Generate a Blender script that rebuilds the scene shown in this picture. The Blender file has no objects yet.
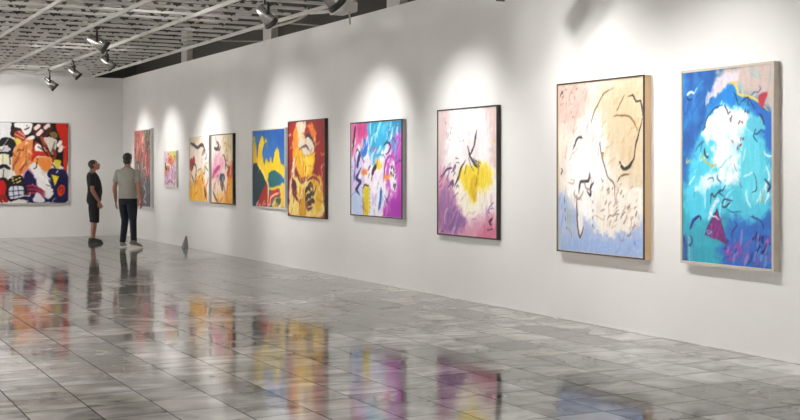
import bpy, bmesh, math, random
import numpy as np
from mathutils import Vector, Matrix

# ------------------------------------------------------------------ camera, world, exposure
SC = bpy.context.scene
COL = SC.collection
EYE = 1.5
YAW = math.atan(620 / 1200)                      # the long wall runs away to the left of the view axis
cam_d = bpy.data.cameras.new('camera')
cam = bpy.data.objects.new('camera', cam_d)
COL.objects.link(cam)
cam.location = (0, 0, EYE)
cam.rotation_euler = (math.pi / 2, 0, -YAW)
cam_d.sensor_width = 36
cam_d.lens = 54
cam_d.shift_y = -0.05
cam_d.clip_end = 200
SC.camera = cam

world = bpy.data.worlds.new('world')
SC.world = world
world.use_nodes = True
world.node_tree.nodes['Background'].inputs['Color'].default_value = (1, 0.98, 0.95, 1)
world.node_tree.nodes['Background'].inputs['Strength'].default_value = 0.0

vs = SC.view_settings
vs.view_transform = 'Standard'
vs.look = 'None'
vs.gamma = 1
vs.use_curve_mapping = False
vs.exposure = 0.30

SPOT_W = 330.0          # picture spots
WASH_W = 3000.0          # added fill spots, washing the unseen walls behind and left of the camera
PLENUM_W = 42.0         # added fill lamps above the open ceiling

# ------------------------------------------------------------------ helpers
def lin(c):
    c = np.asarray(c, dtype=np.float64) / 255.0
    return np.where(c <= 0.04045, c / 12.92, ((c + 0.055) / 1.055) ** 2.4)

def rgba(c):
    l = lin(c)
    return (float(l[0]), float(l[1]), float(l[2]), 1.0)

def mat(name, col, rough=0.5, metal=0.0, noise=0.0, scale=8.0, bump=0.0, spec=0.5):
    m = bpy.data.materials.new(name)
    m.use_nodes = True
    nt = m.node_tree
    b = nt.nodes['Principled BSDF']
    b.inputs['Roughness'].default_value = rough
    b.inputs['Metallic'].default_value = metal
    b.inputs['Specular IOR Level'].default_value = spec
    b.inputs['Base Color'].default_value = rgba(col)
    if noise or bump:
        tc = nt.nodes.new('ShaderNodeTexCoord')
        n = nt.nodes.new('ShaderNodeTexNoise')
        n.inputs['Scale'].default_value = scale
        n.inputs['Detail'].default_value = 4
        nt.links.new(tc.outputs['Object'], n.inputs['Vector'])
        if noise:
            r = nt.nodes.new('ShaderNodeMix')
            r.data_type = 'RGBA'
            r.inputs[6].default_value = rgba([max(0, v * (1 - noise)) for v in col])
            r.inputs[7].default_value = rgba([min(255, v * (1 + noise)) for v in col])
            nt.links.new(n.outputs['Fac'], r.inputs[0])
            nt.links.new(r.outputs[2], b.inputs['Base Color'])
        if bump:
            bp = nt.nodes.new('ShaderNodeBump')
            bp.inputs['Strength'].default_value = bump
            bp.inputs['Distance'].default_value = 0.01
            nt.links.new(n.outputs['Fac'], bp.inputs['Height'])
            nt.links.new(bp.outputs['Normal'], b.inputs['Normal'])
    return m

def wood_mat(name, c1, c2):
    m = mat(name, c1, 0.5)
    nt = m.node_tree
    tc = nt.nodes.new('ShaderNodeTexCoord')
    mp = nt.nodes.new('ShaderNodeMapping')
    mp.inputs['Scale'].default_value = (40, 40, 2.5)
    n = nt.nodes.new('ShaderNodeTexNoise')
    n.inputs['Scale'].default_value = 2
    n.inputs['Detail'].default_value = 5
    r = nt.nodes.new('ShaderNodeMix')
    r.data_type = 'RGBA'
    r.inputs[6].default_value = rgba(c1)
    r.inputs[7].default_value = rgba(c2)
    nt.links.new(tc.outputs['Object'], mp.inputs['Vector'])
    nt.links.new(mp.outputs['Vector'], n.inputs['Vector'])
    nt.links.new(n.outputs['Fac'], r.inputs[0])
    nt.links.new(r.outputs[2], nt.nodes['Principled BSDF'].inputs['Base Color'])
    return m

def emit_mat(name, col, strength):
    m = bpy.data.materials.new(name)
    m.use_nodes = True
    b = m.node_tree.nodes['Principled BSDF']
    b.inputs['Base Color'].default_value = rgba(col)
    b.inputs['Emission Color'].default_value = rgba(col)
    b.inputs['Emission Strength'].default_value = strength
    return m

def obj(name, bm, m, parent=None, smooth=False):
    me = bpy.data.meshes.new(name)
    bm.to_mesh(me)
    bm.free()
    if m is not None:
        me.materials.append(m)
    if smooth:
        for p in me.polygons:
            p.use_smooth = True
    o = bpy.data.objects.new(name, me)
    COL.objects.link(o)
    if parent is not None:
        o.parent = parent
    return o

def tag(o, label=None, cat=None, group=None, kind=None):
    if label: o['label'] = label
    if cat: o['category'] = cat
    if group: o['group'] = group
    if kind: o['kind'] = kind
    return o

def empty(name, loc=(0, 0, 0), rz=0.0):
    o = bpy.data.objects.new(name, None)
    o.empty_display_size = 0.1
    COL.objects.link(o)
    o.location = loc
    o.rotation_euler = (0, 0, rz)
    return o

def box(bm, x0, x1, y0, y1, z0, z1):
    v = [bm.verts.new(p) for p in ((x0, y0, z0), (x1, y0, z0), (x1, y1, z0), (x0, y1, z0),
                                   (x0, y0, z1), (x1, y0, z1), (x1, y1, z1), (x0, y1, z1))]
    for f in ((3, 2, 1, 0), (4, 5, 6, 7), (0, 1, 5, 4), (1, 2, 6, 5), (2, 3, 7, 6), (3, 0, 4, 7)):
        bm.faces.new([v[i] for i in f])

def bar(bm, a, b, w, t=None):
    """a straight rectangular bar from a to b"""
    a, b = Vector(a), Vector(b)
    t = t or w
    d = (b - a).normalized()
    up = Vector((0, 0, 1)) if abs(d.z) < 0.95 else Vector((1, 0, 0))
    s = d.cross(up).normalized() * (w / 2)
    u = s.cross(d).normalized() * (t / 2)
    r = []
    for p in (a, b):
        r.append([bm.verts.new(p + q) for q in (s + u, -s + u, -s - u, s - u)])
    for i in range(4):
        j = (i + 1) % 4
        bm.faces.new((r[0][i], r[0][j], r[1][j], r[1][i]))
    bm.faces.new(r[0][::-1])
    bm.faces.new(r[1])

def tube(bm, pts, radii, seg=12, cap=True):
    """round tube through pts; radii per point (number or (a, b) ellipse)"""
    pts = [Vector(p) for p in pts]
    rings = []
    n = len(pts)
    ref = None
    for i, p in enumerate(pts):
        d = (pts[min(i + 1, n - 1)] - pts[max(i - 1, 0)]).normalized()
        if ref is None:
            ref = Vector((1, 0, 0)) if abs(d.x) < 0.9 else Vector((0, 1, 0))
        s = (ref - d * ref.dot(d)).normalized()
        ref = s
        u = d.cross(s)
        r = radii[i] if isinstance(radii, (list, tuple)) else radii
        ra, rb = r if isinstance(r, (list, tuple)) else (r, r)
        rings.append([bm.verts.new(p + s * (ra * math.cos(2 * math.pi * k / seg)) + u * (rb * math.sin(2 * math.pi * k / seg))) for k in range(seg)])
    for a, b in zip(rings, rings[1:]):
        for k in range(seg):
            j = (k + 1) % seg
            bm.faces.new((a[k], a[j], b[j], b[k]))
    if cap:
        bm.faces.new(rings[0][::-1])
        bm.faces.new(rings[-1])

def ell(bm, c, r, M=None, seg=16, rings=12):
    g = bmesh.ops.create_uvsphere(bm, u_segments=seg, v_segments=rings, radius=1.0)
    for v in g['verts']:
        q = Vector((v.co.x * r[0], v.co.y * r[1], v.co.z * r[2]))
        if M is not None:
            q = M @ q
        v.co = q + Vector(c)

# ------------------------------------------------------------------ setting
XW = 7.014            # face of the long right hand wall
YB = 27.45            # back wall
HW = 3.608            # top of the white walls
XL, YF = -7.5, -5.0

def wall_mat():
    m = mat('white_wall_paint', (224, 223, 222), 0.62, spec=0.3)
    nt = m.node_tree
    b = nt.nodes['Principled BSDF']
    tc = nt.nodes.new('ShaderNodeTexCoord')
    n1 = nt.nodes.new('ShaderNodeTexNoise'); n1.inputs['Scale'].default_value = 1.3; n1.inputs['Detail'].default_value = 5
    n2 = nt.nodes.new('ShaderNodeTexNoise'); n2.inputs['Scale'].default_value = 60; n2.inputs['Detail'].default_value = 3
    r = nt.nodes.new('ShaderNodeMix'); r.data_type = 'RGBA'
    r.inputs[6].default_value = rgba((219, 217, 214)); r.inputs[7].default_value = rgba((230, 229, 227))
    bp = nt.nodes.new('ShaderNodeBump'); bp.inputs['Strength'].default_value = 0.12; bp.inputs['Distance'].default_value = 0.004
    for n in (n1, n2): nt.links.new(tc.outputs['Object'], n.inputs['Vector'])
    nt.links.new(n1.outputs['Fac'], r.inputs[0]); nt.links.new(r.outputs[2], b.inputs['Base Color'])
    nt.links.new(n2.outputs['Fac'], bp.inputs['Height']); nt.links.new(bp.outputs['Normal'], b.inputs['Normal'])
    return m

def floor_mat():
    m = bpy.data.materials.new('polished_stone_tiles')
    m.use_nodes = True
    nt = m.node_tree
    N, L = nt.nodes, nt.links
    b = N['Principled BSDF']
    def math_(op, a, c=None):
        n = N.new('ShaderNodeMath'); n.operation = op
        for i, v in enumerate((a, c)):
            if v is None: continue
            if isinstance(v, (int, float)): n.inputs[i].default_value = v
            else: L.new(v, n.inputs[i])
        return n.outputs[0]
    def mix(f, a, c):
        n = N.new('ShaderNodeMix'); n.data_type = 'RGBA'
        L.new(f, n.inputs[0]) if not isinstance(f, float) else setattr(n.inputs[0], 'default_value', f)
        for i, v in ((6, a), (7, c)):
            if isinstance(v, tuple): n.inputs[i].default_value = v
            else: L.new(v, n.inputs[i])
        return n.outputs[2]
    geo = N.new('ShaderNodeNewGeometry')
    sep = N.new('ShaderNodeSeparateXYZ'); L.new(geo.outputs['Position'], sep.inputs[0])
    T = 0.4026
    tx = math_('DIVIDE', math_('SUBTRACT', sep.outputs[0], 1.333 - 40 * T), T)
    ty = math_('DIVIDE', math_('SUBTRACT', sep.outputs[1], 6.05 - 40 * T), T)
    fx, fy = math_('FLOOR', tx), math_('FLOOR', ty)
    cell = N.new('ShaderNodeCombineXYZ'); L.new(fx, cell.inputs[0]); L.new(fy, cell.inputs[1])
    wn = N.new('ShaderNodeTexWhiteNoise'); wn.noise_dimensions = '2D'; L.new(cell.outputs[0], wn.inputs['Vector'])
    # per tile marble: the veins jump from tile to tile
    off = N.new('ShaderNodeVectorMath'); off.operation = 'MULTIPLY_ADD'
    L.new(wn.outputs['Color'], off.inputs[0]); off.inputs[1].default_value = (9, 9, 9); L.new(geo.outputs['Position'], off.inputs[2])
    mp = N.new('ShaderNodeMapping'); mp.inputs['Scale'].default_value = (1.0, 1.7, 1); mp.inputs['Rotation'].default_value = (0, 0, 0.5)
    L.new(off.outputs[0], mp.inputs['Vector'])
    v1 = N.new('ShaderNodeTexNoise'); v1.inputs['Scale'].default_value = 1.6; v1.inputs['Detail'].default_value = 7; v1.inputs['Distortion'].default_value = 1.6
    L.new(mp.outputs[0], v1.inputs['Vector'])
    rv = N.new('ShaderNodeValToRGB')
    rv.color_ramp.elements[0].position = 0.32; rv.color_ramp.elements[0].color = rgba((150, 147, 142))
    rv.color_ramp.elements[1].position = 0.66; rv.color_ramp.elements[1].color = rgba((226, 224, 221))
    L.new(v1.outputs['Fac'], rv.inputs[0])
    # tile to tile tone
    rt = N.new('ShaderNodeValToRGB')
    rt.color_ramp.elements[0].position = 0.0; rt.color_ramp.elements[0].color = (0.34, 0.33, 0.32, 1)
    rt.color_ramp.elements[1].position = 1.0; rt.color_ramp.elements[1].color = (1.0, 0.99, 0.97, 1)
    e = rt.color_ramp.elements.new(0.22); e.color = (0.74, 0.73, 0.72, 1)
    L.new(wn.outputs['Value'], rt.inputs[0])
    mu = N.new('ShaderNodeMix'); mu.data_type = 'RGBA'; mu.blend_type = 'MULTIPLY'; mu.inputs[0].default_value = 1.0
    L.new(rv.outputs[0], mu.inputs[6]); L.new(rt.outputs[0], mu.inputs[7])
    # broad wear stains across tiles
    st = N.new('ShaderNodeTexNoise'); st.inputs['Scale'].default_value = 0.8; st.inputs['Detail'].default_value = 6; st.inputs['Roughness'].default_value = 0.6
    L.new(geo.outputs['Position'], st.inputs['Vector'])
    rs = N.new('ShaderNodeValToRGB')
    rs.color_ramp.elements[0].position = 0.36; rs.color_ramp.elements[0].color = (0.50, 0.475, 0.44, 1)
    rs.color_ramp.elements[1].position = 0.60; rs.color_ramp.elements[1].color = (1, 1, 1, 1)
    L.new(st.outputs['Fac'], rs.inputs[0])
    mu2 = N.new('ShaderNodeMix'); mu2.data_type = 'RGBA'; mu2.blend_type = 'MULTIPLY'; mu2.inputs[0].default_value = 1.0
    L.new(mu.outputs[2], mu2.inputs[6]); L.new(rs.outputs[0], mu2.inputs[7])
    # joints
    def edge(t):
        f = math_('FRACT', t)
        return math_('MINIMUM', f, math_('SUBTRACT', 1.0, f))
    j = math_('LESS_THAN', math_('MINIMUM', edge(tx), edge(ty)), 0.0105)
    colr = mix(j, mu2.outputs[2], rgba((40, 36, 32)))
    L.new(colr, b.inputs['Base Color'])
    # polish: slightly uneven, each tile laid a hair out of level
    rr = N.new('ShaderNodeMapRange'); rr.inputs[3].default_value = 0.02; rr.inputs[4].default_value = 0.15
    L.new(st.outputs['Fac'], rr.inputs[0])
    rough = math_('MAXIMUM', rr.outputs[0], math_('MULTIPLY', j, 0.6))
    L.new(rough, b.inputs['Roughness'])
    b.inputs['IOR'].default_value = 1.52
    L.new(math_('MULTIPLY', math_('SUBTRACT', 1.0, j), 0.5), b.inputs['Specular IOR Level'])
    wv = N.new('ShaderNodeTexNoise'); wv.inputs['Scale'].default_value = 3.0; wv.inputs['Detail'].default_value = 2
    L.new(geo.outputs['Position'], wv.inputs['Vector'])
    bp = N.new('ShaderNodeBump'); bp.inputs['Strength'].default_value = 0.16; bp.inputs['Distance'].default_value = 0.010
    L.new(wv.outputs['Fac'], bp.inputs['Height'])
    tl = N.new('ShaderNodeVectorMath'); tl.operation = 'SUBTRACT'; L.new(wn.outputs['Color'], tl.inputs[0]); tl.inputs[1].default_value = (0.5, 0.5, 0.5)
    ts = N.new('ShaderNodeVectorMath'); ts.operation = 'MULTIPLY'; L.new(tl.outputs[0], ts.inputs[0]); ts.inputs[1].default_value = (0.006, 0.006, 0)
    ta = N.new('ShaderNodeVectorMath'); ta.operation = 'ADD'; L.new(bp.outputs[0], ta.inputs[0]); L.new(ts.outputs[0], ta.inputs[1])
    tn = N.new('ShaderNodeVectorMath'); tn.operation = 'NORMALIZE'; L.new(ta.outputs[0], tn.inputs[0])
    L.new(tn.outputs[0], b.inputs['Normal'])
    return m

M_WALL = wall_mat()
M_FLOOR = floor_mat()
M_DARK = mat('dark_upper_wall', (62, 59, 54), 0.8, noise=0.12, scale=2)
M_BEAM = mat('pale_grey_steel', (206, 204, 199), 0.5, noise=0.06, scale=5)
M_DECK = mat('galvanised_roof_deck', (150, 148, 143), 0.55, noise=0.15, scale=2.5)
M_WEB = mat('shaded_web_steel', (74, 71, 66), 0.6, noise=0.1)  # shade on the web members, put into a darker steel colour
M_COLM = mat('grey_column_paint', (196, 192, 186), 0.6, noise=0.04)

def struct(name, bm, m, parent=None):
    o = obj(name, bm, m, parent)
    if parent is None:
        o['kind'] = 'structure'
    return o

b = bmesh.new(); box(b, XL - 0.3, XW + 0.6, YF - 0.3, YB + 0.6, -0.2, 0.0); struct('floor', b, M_FLOOR)
b = bmesh.new(); box(b, XW, XW + 0.14, YF, YB + 0.14, 0, HW); struct('wall_right', b, M_WALL)
b = bmesh.new(); box(b, XL, XW, YB, YB + 0.14, 0, HW); struct('wall_back', b, M_WALL)
b = bmesh.new(); box(b, XL - 0.15, XL, YF, YB + 0.14, 0, 5.0); struct('wall_left', b, M_WALL)
b = bmesh.new(); box(b, XL, XW + 0.14, YF - 0.15, YF, 0, 5.0); struct('wall_front', b, M_WALL)
# the dark building wall rising behind and above the white display walls
b = bmesh.new()
box(b, XW + 0.42, XW + 0.55, YF, YB + 0.55, 0, 5.0)
struct('wall_outer_right', b, M_DARK)
b = bmesh.new()
box(b, XL, XW + 0.42, YB + 0.42, YB + 0.55, 0, 5.0)
struct('wall_outer_back', b, M_DARK)
b = bmesh.new()
box(b, XL, 6.31, YB + 0.02, YB + 0.12, HW, 4.94)
struct('trim_1', b, M_BEAM)
for i, y in enumerate((23.74, 19.05, 14.36, 9.67, 4.98, 0.29)):
    b = bmesh.new(); box(b, XW + 0.30, XW + 0.42, y - 0.19, y + 0.19, 0, 4.85)
    o = struct('column', b, M_COLM)

# roof deck with trapezoid ribs
b = bmesh.new()
prof = []
y = YF
while y < YB + 0.5:
    prof += [(y, 4.95), (y + 0.12, 4.95), (y + 0.16, 5.02), (y + 0.28, 5.02)]
    y += 0.32
va = [b.verts.new((XL, p[0], p[1])) for p in prof]
vb = [b.verts.new((XW + 0.55, p[0], p[1])) for p in prof]
for i in range(len(prof) - 1):
    b.faces.new((va[i], va[i + 1], vb[i + 1], vb[i]))
struct('ceiling', b, M_DECK)

# open lattice: runners along the room, joists across it
ZB = 3.60
XE = 6.31
for i, x in enumerate((XE, 5.06, 4.09, 3.12, 2.15, 1.18, 0.21, -0.76, -1.73, -2.7, -3.67, -4.64, -5.61, -6.58)):
    b = bmesh.new()
    box(b, x - 0.014, x + 0.014, YF + 0.05, YB - 0.02, ZB, ZB + 0.05)
    box(b, x - 0.025, x + 0.025, YF + 0.05, YB - 0.06, ZB + 0.62, ZB + 0.67)
    struct('ceiling_runner', b, M_BEAM)
JR = random.Random(5)
y = 5.35
while y < YB - 0.02:
    b = bmesh.new()
    x0, x1 = (-7.2, XE)
    box(b, x0, x1, y - 0.032, y + 0.032, ZB + 0.05, ZB + 0.085)
    box(b, x0, x1, y - 0.045, y + 0.045, ZB + 0.40, ZB + 0.44)
    o = struct('ceiling_joist', b, M_BEAM)
    b = bmesh.new()
    x = x1 - 0.02 - JR.random() * 0.45
    while x - 0.5 > x0:
        bar(b, (x, y, ZB + 0.075), (x - 0.25, y, ZB + 0.40), 0.07, 0.03)
        bar(b, (x - 0.25, y, ZB + 0.40), (x - 0.5, y, ZB + 0.075), 0.045)
        x -= 0.5
    struct('web', b, M_WEB, o)
    # thin purlin half way to the next joist
    b = bmesh.new()
    box(b, x0, x1 - 0.02, y + 0.26, y + 0.34, ZB + 0.22, ZB + 0.245)
    struct('ceiling_purlin', b, M_BEAM)
    y += 0.60

# ------------------------------------------------------------------ painting on a canvas grid
def vnoise(ny, nx, cy, cx, rng):
    """smooth value noise, cells cy x cx grid points apart"""
    gy, gx = int(ny / cy) + 4, int(nx / cx) + 4
    g = rng.random((gy, gx))
    yy = np.arange(ny) / cy; xx = np.arange(nx) / cx
    y0 = yy.astype(int); x0 = xx.astype(int)
    fy = yy - y0; fx = xx - x0
    fy = (fy * fy * (3 - 2 * fy))[:, None]; fx = (fx * fx * (3 - 2 * fx))[None, :]
    a = g[np.ix_(y0, x0)]; bb = g[np.ix_(y0, x0 + 1)]; c = g[np.ix_(y0 + 1, x0)]; d = g[np.ix_(y0 + 1, x0 + 1)]
    return (a * (1 - fx) + bb * fx) * (1 - fy) + (c * (1 - fx) + d * fx) * fy

def catmull(pts, closed=False, n=6):
    p = [np.array(q, float) for q in pts]
    m = len(p)
    if m < 3: return np.array(p)
    out = []
    rng_ = range(m) if closed else range(m - 1)
    for i in rng_:
        if closed: a, b_, c, d = p[(i - 1) % m], p[i], p[(i + 1) % m], p[(i + 2) % m]
        else: a, b_, c, d = p[max(i - 1, 0)], p[i], p[i + 1], p[min(i + 2, m - 1)]
        for k in range(n):
            t = k / n
            out.append(0.5 * (2 * b_ + (c - a) * t + (2 * a - 5 * b_ + 4 * c - d) * t * t + (3 * b_ - a - 3 * c + d) * t ** 3))
    if not closed: out.append(p[-1])
    return np.array(out)

class Art:
    """a hand painted canvas; points are (s, t): 0..1 from the left and from the top"""
    def __init__(self, w, h, bg, res, seed=1, conv=None):
        self.w, self.h = w, h
        self.nx, self.ny = int(w * res) + 1, int(h * res) + 1
        self.cell = w / (self.nx - 1)
        self.rng = np.random.default_rng(seed)
        self.X = np.linspace(0, w, self.nx)[None, :].repeat(self.ny, 0)
        self.Y = np.linspace(0, h, self.ny)[:, None].repeat(self.nx, 1)
        self.C = np.zeros((self.ny, self.nx, 3)); self.C[:] = bg
        self.conv = conv or (lambda a, b_: (a, b_))
        r = self.rng
        k = res * 0.06
        self.WX = (vnoise(self.ny, self.nx, k, k, r) - 0.5) + 0.6 * (vnoise(self.ny, self.nx, k / 2.5, k / 2.5, r) - 0.5)
        self.WY = (vnoise(self.ny, self.nx, k, k, r) - 0.5) + 0.6 * (vnoise(self.ny, self.nx, k / 2.5, k / 2.5, r) - 0.5)
        self.grain = vnoise(self.ny, self.nx, max(1.0, res * 0.012), max(1.0, res * 0.012), r)
        self.brush = vnoise(self.ny, self.nx, res * 0.12, max(1.0, res * 0.018), r)   # bristle marks, mostly upright
        self.cross = vnoise(self.ny, self.nx, max(1.0, res * 0.018), res * 0.12, r)
    def P(self, pts):
        q = [self.conv(*p) for p in pts]
        return [(a * self.w, b_ * self.h) for a, b_ in q]
    def put(self, a, col, sl):
        c = np.asarray(col, float)
        a = a[..., None]
        self.C[sl] = self.C[sl] * (1 - a) + c * a
    def window(self, p, pad):
        x0, y0 = p.min(0) - pad; x1, y1 = p.max(0) + pad
        i0 = max(0, int(x0 / self.cell)); i1 = min(self.nx, int(x1 / self.cell) + 2)
        j0 = max(0, int(y0 / self.cell)); j1 = min(self.ny, int(y1 / self.cell) + 2)
        return (slice(j0, max(j0, j1)), slice(i0, max(i0, i1)))
    def dist(self, p, sl, wob, closed, rad=None):
        X = self.X[sl] + self.WX[sl] * wob; Y = self.Y[sl] + self.WY[sl] * wob
        best = np.full(X.shape, 1e9); ins = np.zeros(X.shape, bool)
        m = len(p)
        for i in range(m if closed else m - 1):
            a, b_ = p[i], p[(i + 1) % m]
            dx, dy = b_ - a
            L2 = dx * dx + dy * dy + 1e-12
            t = np.clip(((X - a[0]) * dx + (Y - a[1]) * dy) / L2, 0, 1)
            dd = np.hypot(X - a[0] - t * dx, Y - a[1] - t * dy)
            if rad is not None:
                dd = dd - (rad[i] * (1 - t) + rad[min(i + 1, m - 1)] * t)
            best = np.minimum(best, dd)
            if closed and abs(dy) > 1e-12:
                cr = ((a[1] > Y) != (b_[1] > Y)) & (X < dx * (Y - a[1]) / dy + a[0])
                ins ^= cr
        return np.where(ins, -best, best) if closed else best
    def blob(self, pts, col, soft=0.012, wob=0.03, dry=0.0, alpha=1.0, sharp=False, grain='brush'):
        p = np.array(self.P(pts))
        if not sharp: p = catmull(p, True)
        soft = max(soft, self.cell * 0.6)
        sl = self.window(p, soft + wob + 0.02)
        if self.C[sl].size == 0: return
        d = self.dist(p, sl, wob, True)
        a = np.clip(0.5 - d / (2 * soft), 0, 1)
        a = a * a * (3 - 2 * a) * alpha
        if dry: a = a * np.clip(1 - dry * 2 * np.clip(getattr(self, grain)[sl] - 0.35, 0, 1), 0, 1)
        self.put(a, col, sl)
    def stroke(self, pts, r, col, taper=(0.3, 0.3), wob=0.012, dry=0.0, alpha=1.0, sharp=False, soft=None):
        p = np.array(self.P(pts))
        if not sharp: p = catmull(p)
        m = len(p)
        tt = np.linspace(0, 1, m)
        rad = r * np.minimum(1, np.minimum(taper[0] + tt * 5 * (1 - taper[0]), taper[1] + (1 - tt) * 5 * (1 - taper[1])))
        soft = max(soft or 0, self.cell * 0.6)
        sl = self.window(p, r + soft + wob + 0.01)
        if self.C[sl].size == 0: return
        d = self.dist(p, sl, wob, False, rad)
        a = np.clip(0.5 - d / (2 * soft), 0, 1) * alpha
        if dry: a = a * np.clip(1 - dry * 2 * np.clip(self.grain[sl] - 0.3, 0, 1), 0, 1)
        self.put(a, col, sl)
    def dashes(self, n, area, ang, length, r, cols, alpha=0.9, jitter=0.4, curve=0.15, dry=0.2):
        """n loose brush dashes inside area (s0, t0, s1, t1) in the painting's sketch units"""
        rg = self.rng
        (x0, y0), (x1, y1) = self.P([area[:2], area[2:]])
        for _ in range(n):
            x = rg.uniform(x0, x1); y = rg.uniform(y0, y1)
            a = math.radians(ang) + rg.normal(0, jitter)
            l = length * rg.uniform(0.5, 1.4)
            dx, dy = math.cos(a) * l / 2, -math.sin(a) * l / 2
            k = rg.normal(0, curve) * l
            p = np.array([(x - dx, y - dy), (x - dy * k / l, y + dx * k / l), (x + dx, y + dy)])
            save = self.conv
            self.conv = lambda u, v: (u / self.w, v / self.h)
            self.stroke([tuple(q) for q in p], r * rg.uniform(0.6, 1.3), cols[rg.integers(len(cols))], alpha=alpha, dry=dry)
            self.conv = save
    def mottle(self, col, cell, amount, lo=0.5, area=None, seed=0):
        rg = np.random.default_rng(seed + 77)
        n = vnoise(self.ny, self.nx, cell / self.cell, cell / self.cell, rg)
        a = np.clip((n - lo) / (1 - lo), 0, 1) * amount
        self.put(a, col, (slice(None), slice(None)))
    def scribble(self, n, area, cols, r=0.009, length=0.12):
        """wandering thin brush lines"""
        rg = self.rng
        (x0, y0), (x1, y1) = self.P([area[:2], area[2:]])
        save = self.conv
        self.conv = lambda u, v: (u / self.w, v / self.h)
        for _ in range(n):
            x, y, a = rg.uniform(x0, x1), rg.uniform(y0, y1), rg.uniform(0, 6.3)
            p = [(x, y)]
            for k in range(rg.integers(2, 5)):
                a += rg.normal(0, 0.9)
                l = length * rg.uniform(0.25, 0.6)
                x += math.cos(a) * l; y += math.sin(a) * l
                p.append((x, y))
            self.stroke(p, r * rg.uniform(0.6, 1.5), cols[rg.integers(len(cols))], alpha=0.92, dry=0.2)
        self.conv = save
    def finish(self, tex=0.06):
        g = 1 + tex * (self.brush - 0.5) + tex * 0.8 * (self.grain - 0.5)
        c = np.clip(self.C * g[..., None], 0, 255) / 255.0
        return 250.0 * c ** 1.22

def canvas_mat(name, gloss=0.45):
    m = bpy.data.materials.new(name)
    m.use_nodes = True
    nt = m.node_tree
    b = nt.nodes['Principled BSDF']
    a = nt.nodes.new('ShaderNodeAttribute'); a.attribute_name = 'paint'
    nt.links.new(a.outputs['Color'], b.inputs['Base Color'])
    b.inputs['Roughness'].default_value = gloss
    b.inputs['Specular IOR Level'].default_value = 0.3
    tc = nt.nodes.new('ShaderNodeTexCoord')
    n = nt.nodes.new('ShaderNodeTexNoise'); n.inputs['Scale'].default_value = 90; n.inputs['Detail'].default_value = 3
    bp = nt.nodes.new('ShaderNodeBump'); bp.inputs['Strength'].default_value = 0.15; bp.inputs['Distance'].default_value = 0.002
    nt.links.new(tc.outputs['Object'], n.inputs['Vector']); nt.links.new(n.outputs['Fac'], bp.inputs['Height'])
    nt.links.new(bp.outputs['Normal'], b.inputs['Normal'])
    return m
M_CANVAS = canvas_mat('painted_canvas')

def canvas(art, y_front, thick, parent, z0, name='canvas'):
    """stretched canvas: painted grid front, folded edges and back; local -Y faces the viewer"""
    nx, ny = art.nx, art.ny
    img = art.finish()
    xs = np.linspace(-art.w / 2, art.w / 2, nx); zs = np.linspace(art.h, 0, ny) + z0
    V = np.zeros((ny, nx, 3)); V[..., 0] = xs[None, :]; V[..., 1] = y_front; V[..., 2] = zs[:, None]
    verts = V.reshape(-1, 3)
    idx = np.arange(nx * ny).reshape(ny, nx)
    q = np.stack([idx[1:, :-1], idx[1:, 1:], idx[:-1, 1:], idx[:-1, :-1]], -1).reshape(-1, 4)
    ring = np.concatenate([idx[0, :-1], idx[:-1, -1], idx[-1, :0:-1], idx[:0:-1, 0]])
    back = verts[ring].copy(); back[:, 1] += thick
    base = len(verts)
    bi = base + np.arange(len(ring))
    side = np.stack([ring, np.roll(ring, -1), np.roll(bi, -1), bi], -1)
    allv = np.concatenate([verts, back])
    faces = np.concatenate([q, side]).tolist() + [bi.tolist()]
    me = bpy.data.meshes.new(name)
    me.from_pydata(allv.tolist(), [], faces)
    col = np.ones((len(allv), 4))
    c = lin(img.reshape(-1, 3))
    col[:base, :3] = c
    col[base:, :3] = c[ring]
    at = me.color_attributes.new('paint', 'FLOAT_COLOR', 'POINT')
    at.data.foreach_set('color', col.astype(np.float32).ravel())
    me.materials.append(M_CANVAS)
    me.update()
    o = bpy.data.objects.new(name, me)
    COL.objects.link(o)
    o.parent = parent
    return o

def frame_mesh(w, h, rail, y0, y1, z0):
    """mitred rectangular frame, outer size w x h, from depth y0 (front) to y1 (wall)"""
    bm = bmesh.new()
    R = []
    for yy in (y0, y1):
        for ins in (0, rail):
            R.append([bm.verts.new(p) for p in ((-w / 2 + ins, yy, z0 + ins), (w / 2 - ins, yy, z0 + ins),
                                                (w / 2 - ins, yy, z0 + h - ins), (-w / 2 + ins, yy, z0 + h - ins))])
    fo, fi, bo, bi = R
    for i in range(4):
        j = (i + 1) % 4
        bm.faces.new((fo[i], fo[j], fi[j], fi[i]))
        bm.faces.new((bo[j], bo[i], bi[i], bi[j]))
        bm.faces.new((fo[j], fo[i], bo[i], bo[j]))
        bm.faces.new((fi[i], fi[j], bi[j], bi[i]))
    bmesh.ops.recalc_face_normals(bm, faces=bm.faces[:])
    return bm

M_BLACKF = mat('black_frame_lacquer', (26, 23, 22), 0.4, noise=0.2)
M_GREYF = mat('grey_frame_paint', (158, 156, 155), 0.45, noise=0.06)
M_PALEF = mat('pale_grey_frame_paint', (208, 206, 203), 0.5, noise=0.04)
M_SILVF = mat('pale_taupe_frame_wood', (186, 176, 162), 0.45, noise=0.06, scale=14)
M_OAKF = wood_mat('oak_frame_wood', (202, 168, 126), (224, 194, 154))
M_BROWNF = mat('dark_brown_frame_wood', (58, 44, 38), 0.45, noise=0.15)

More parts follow.
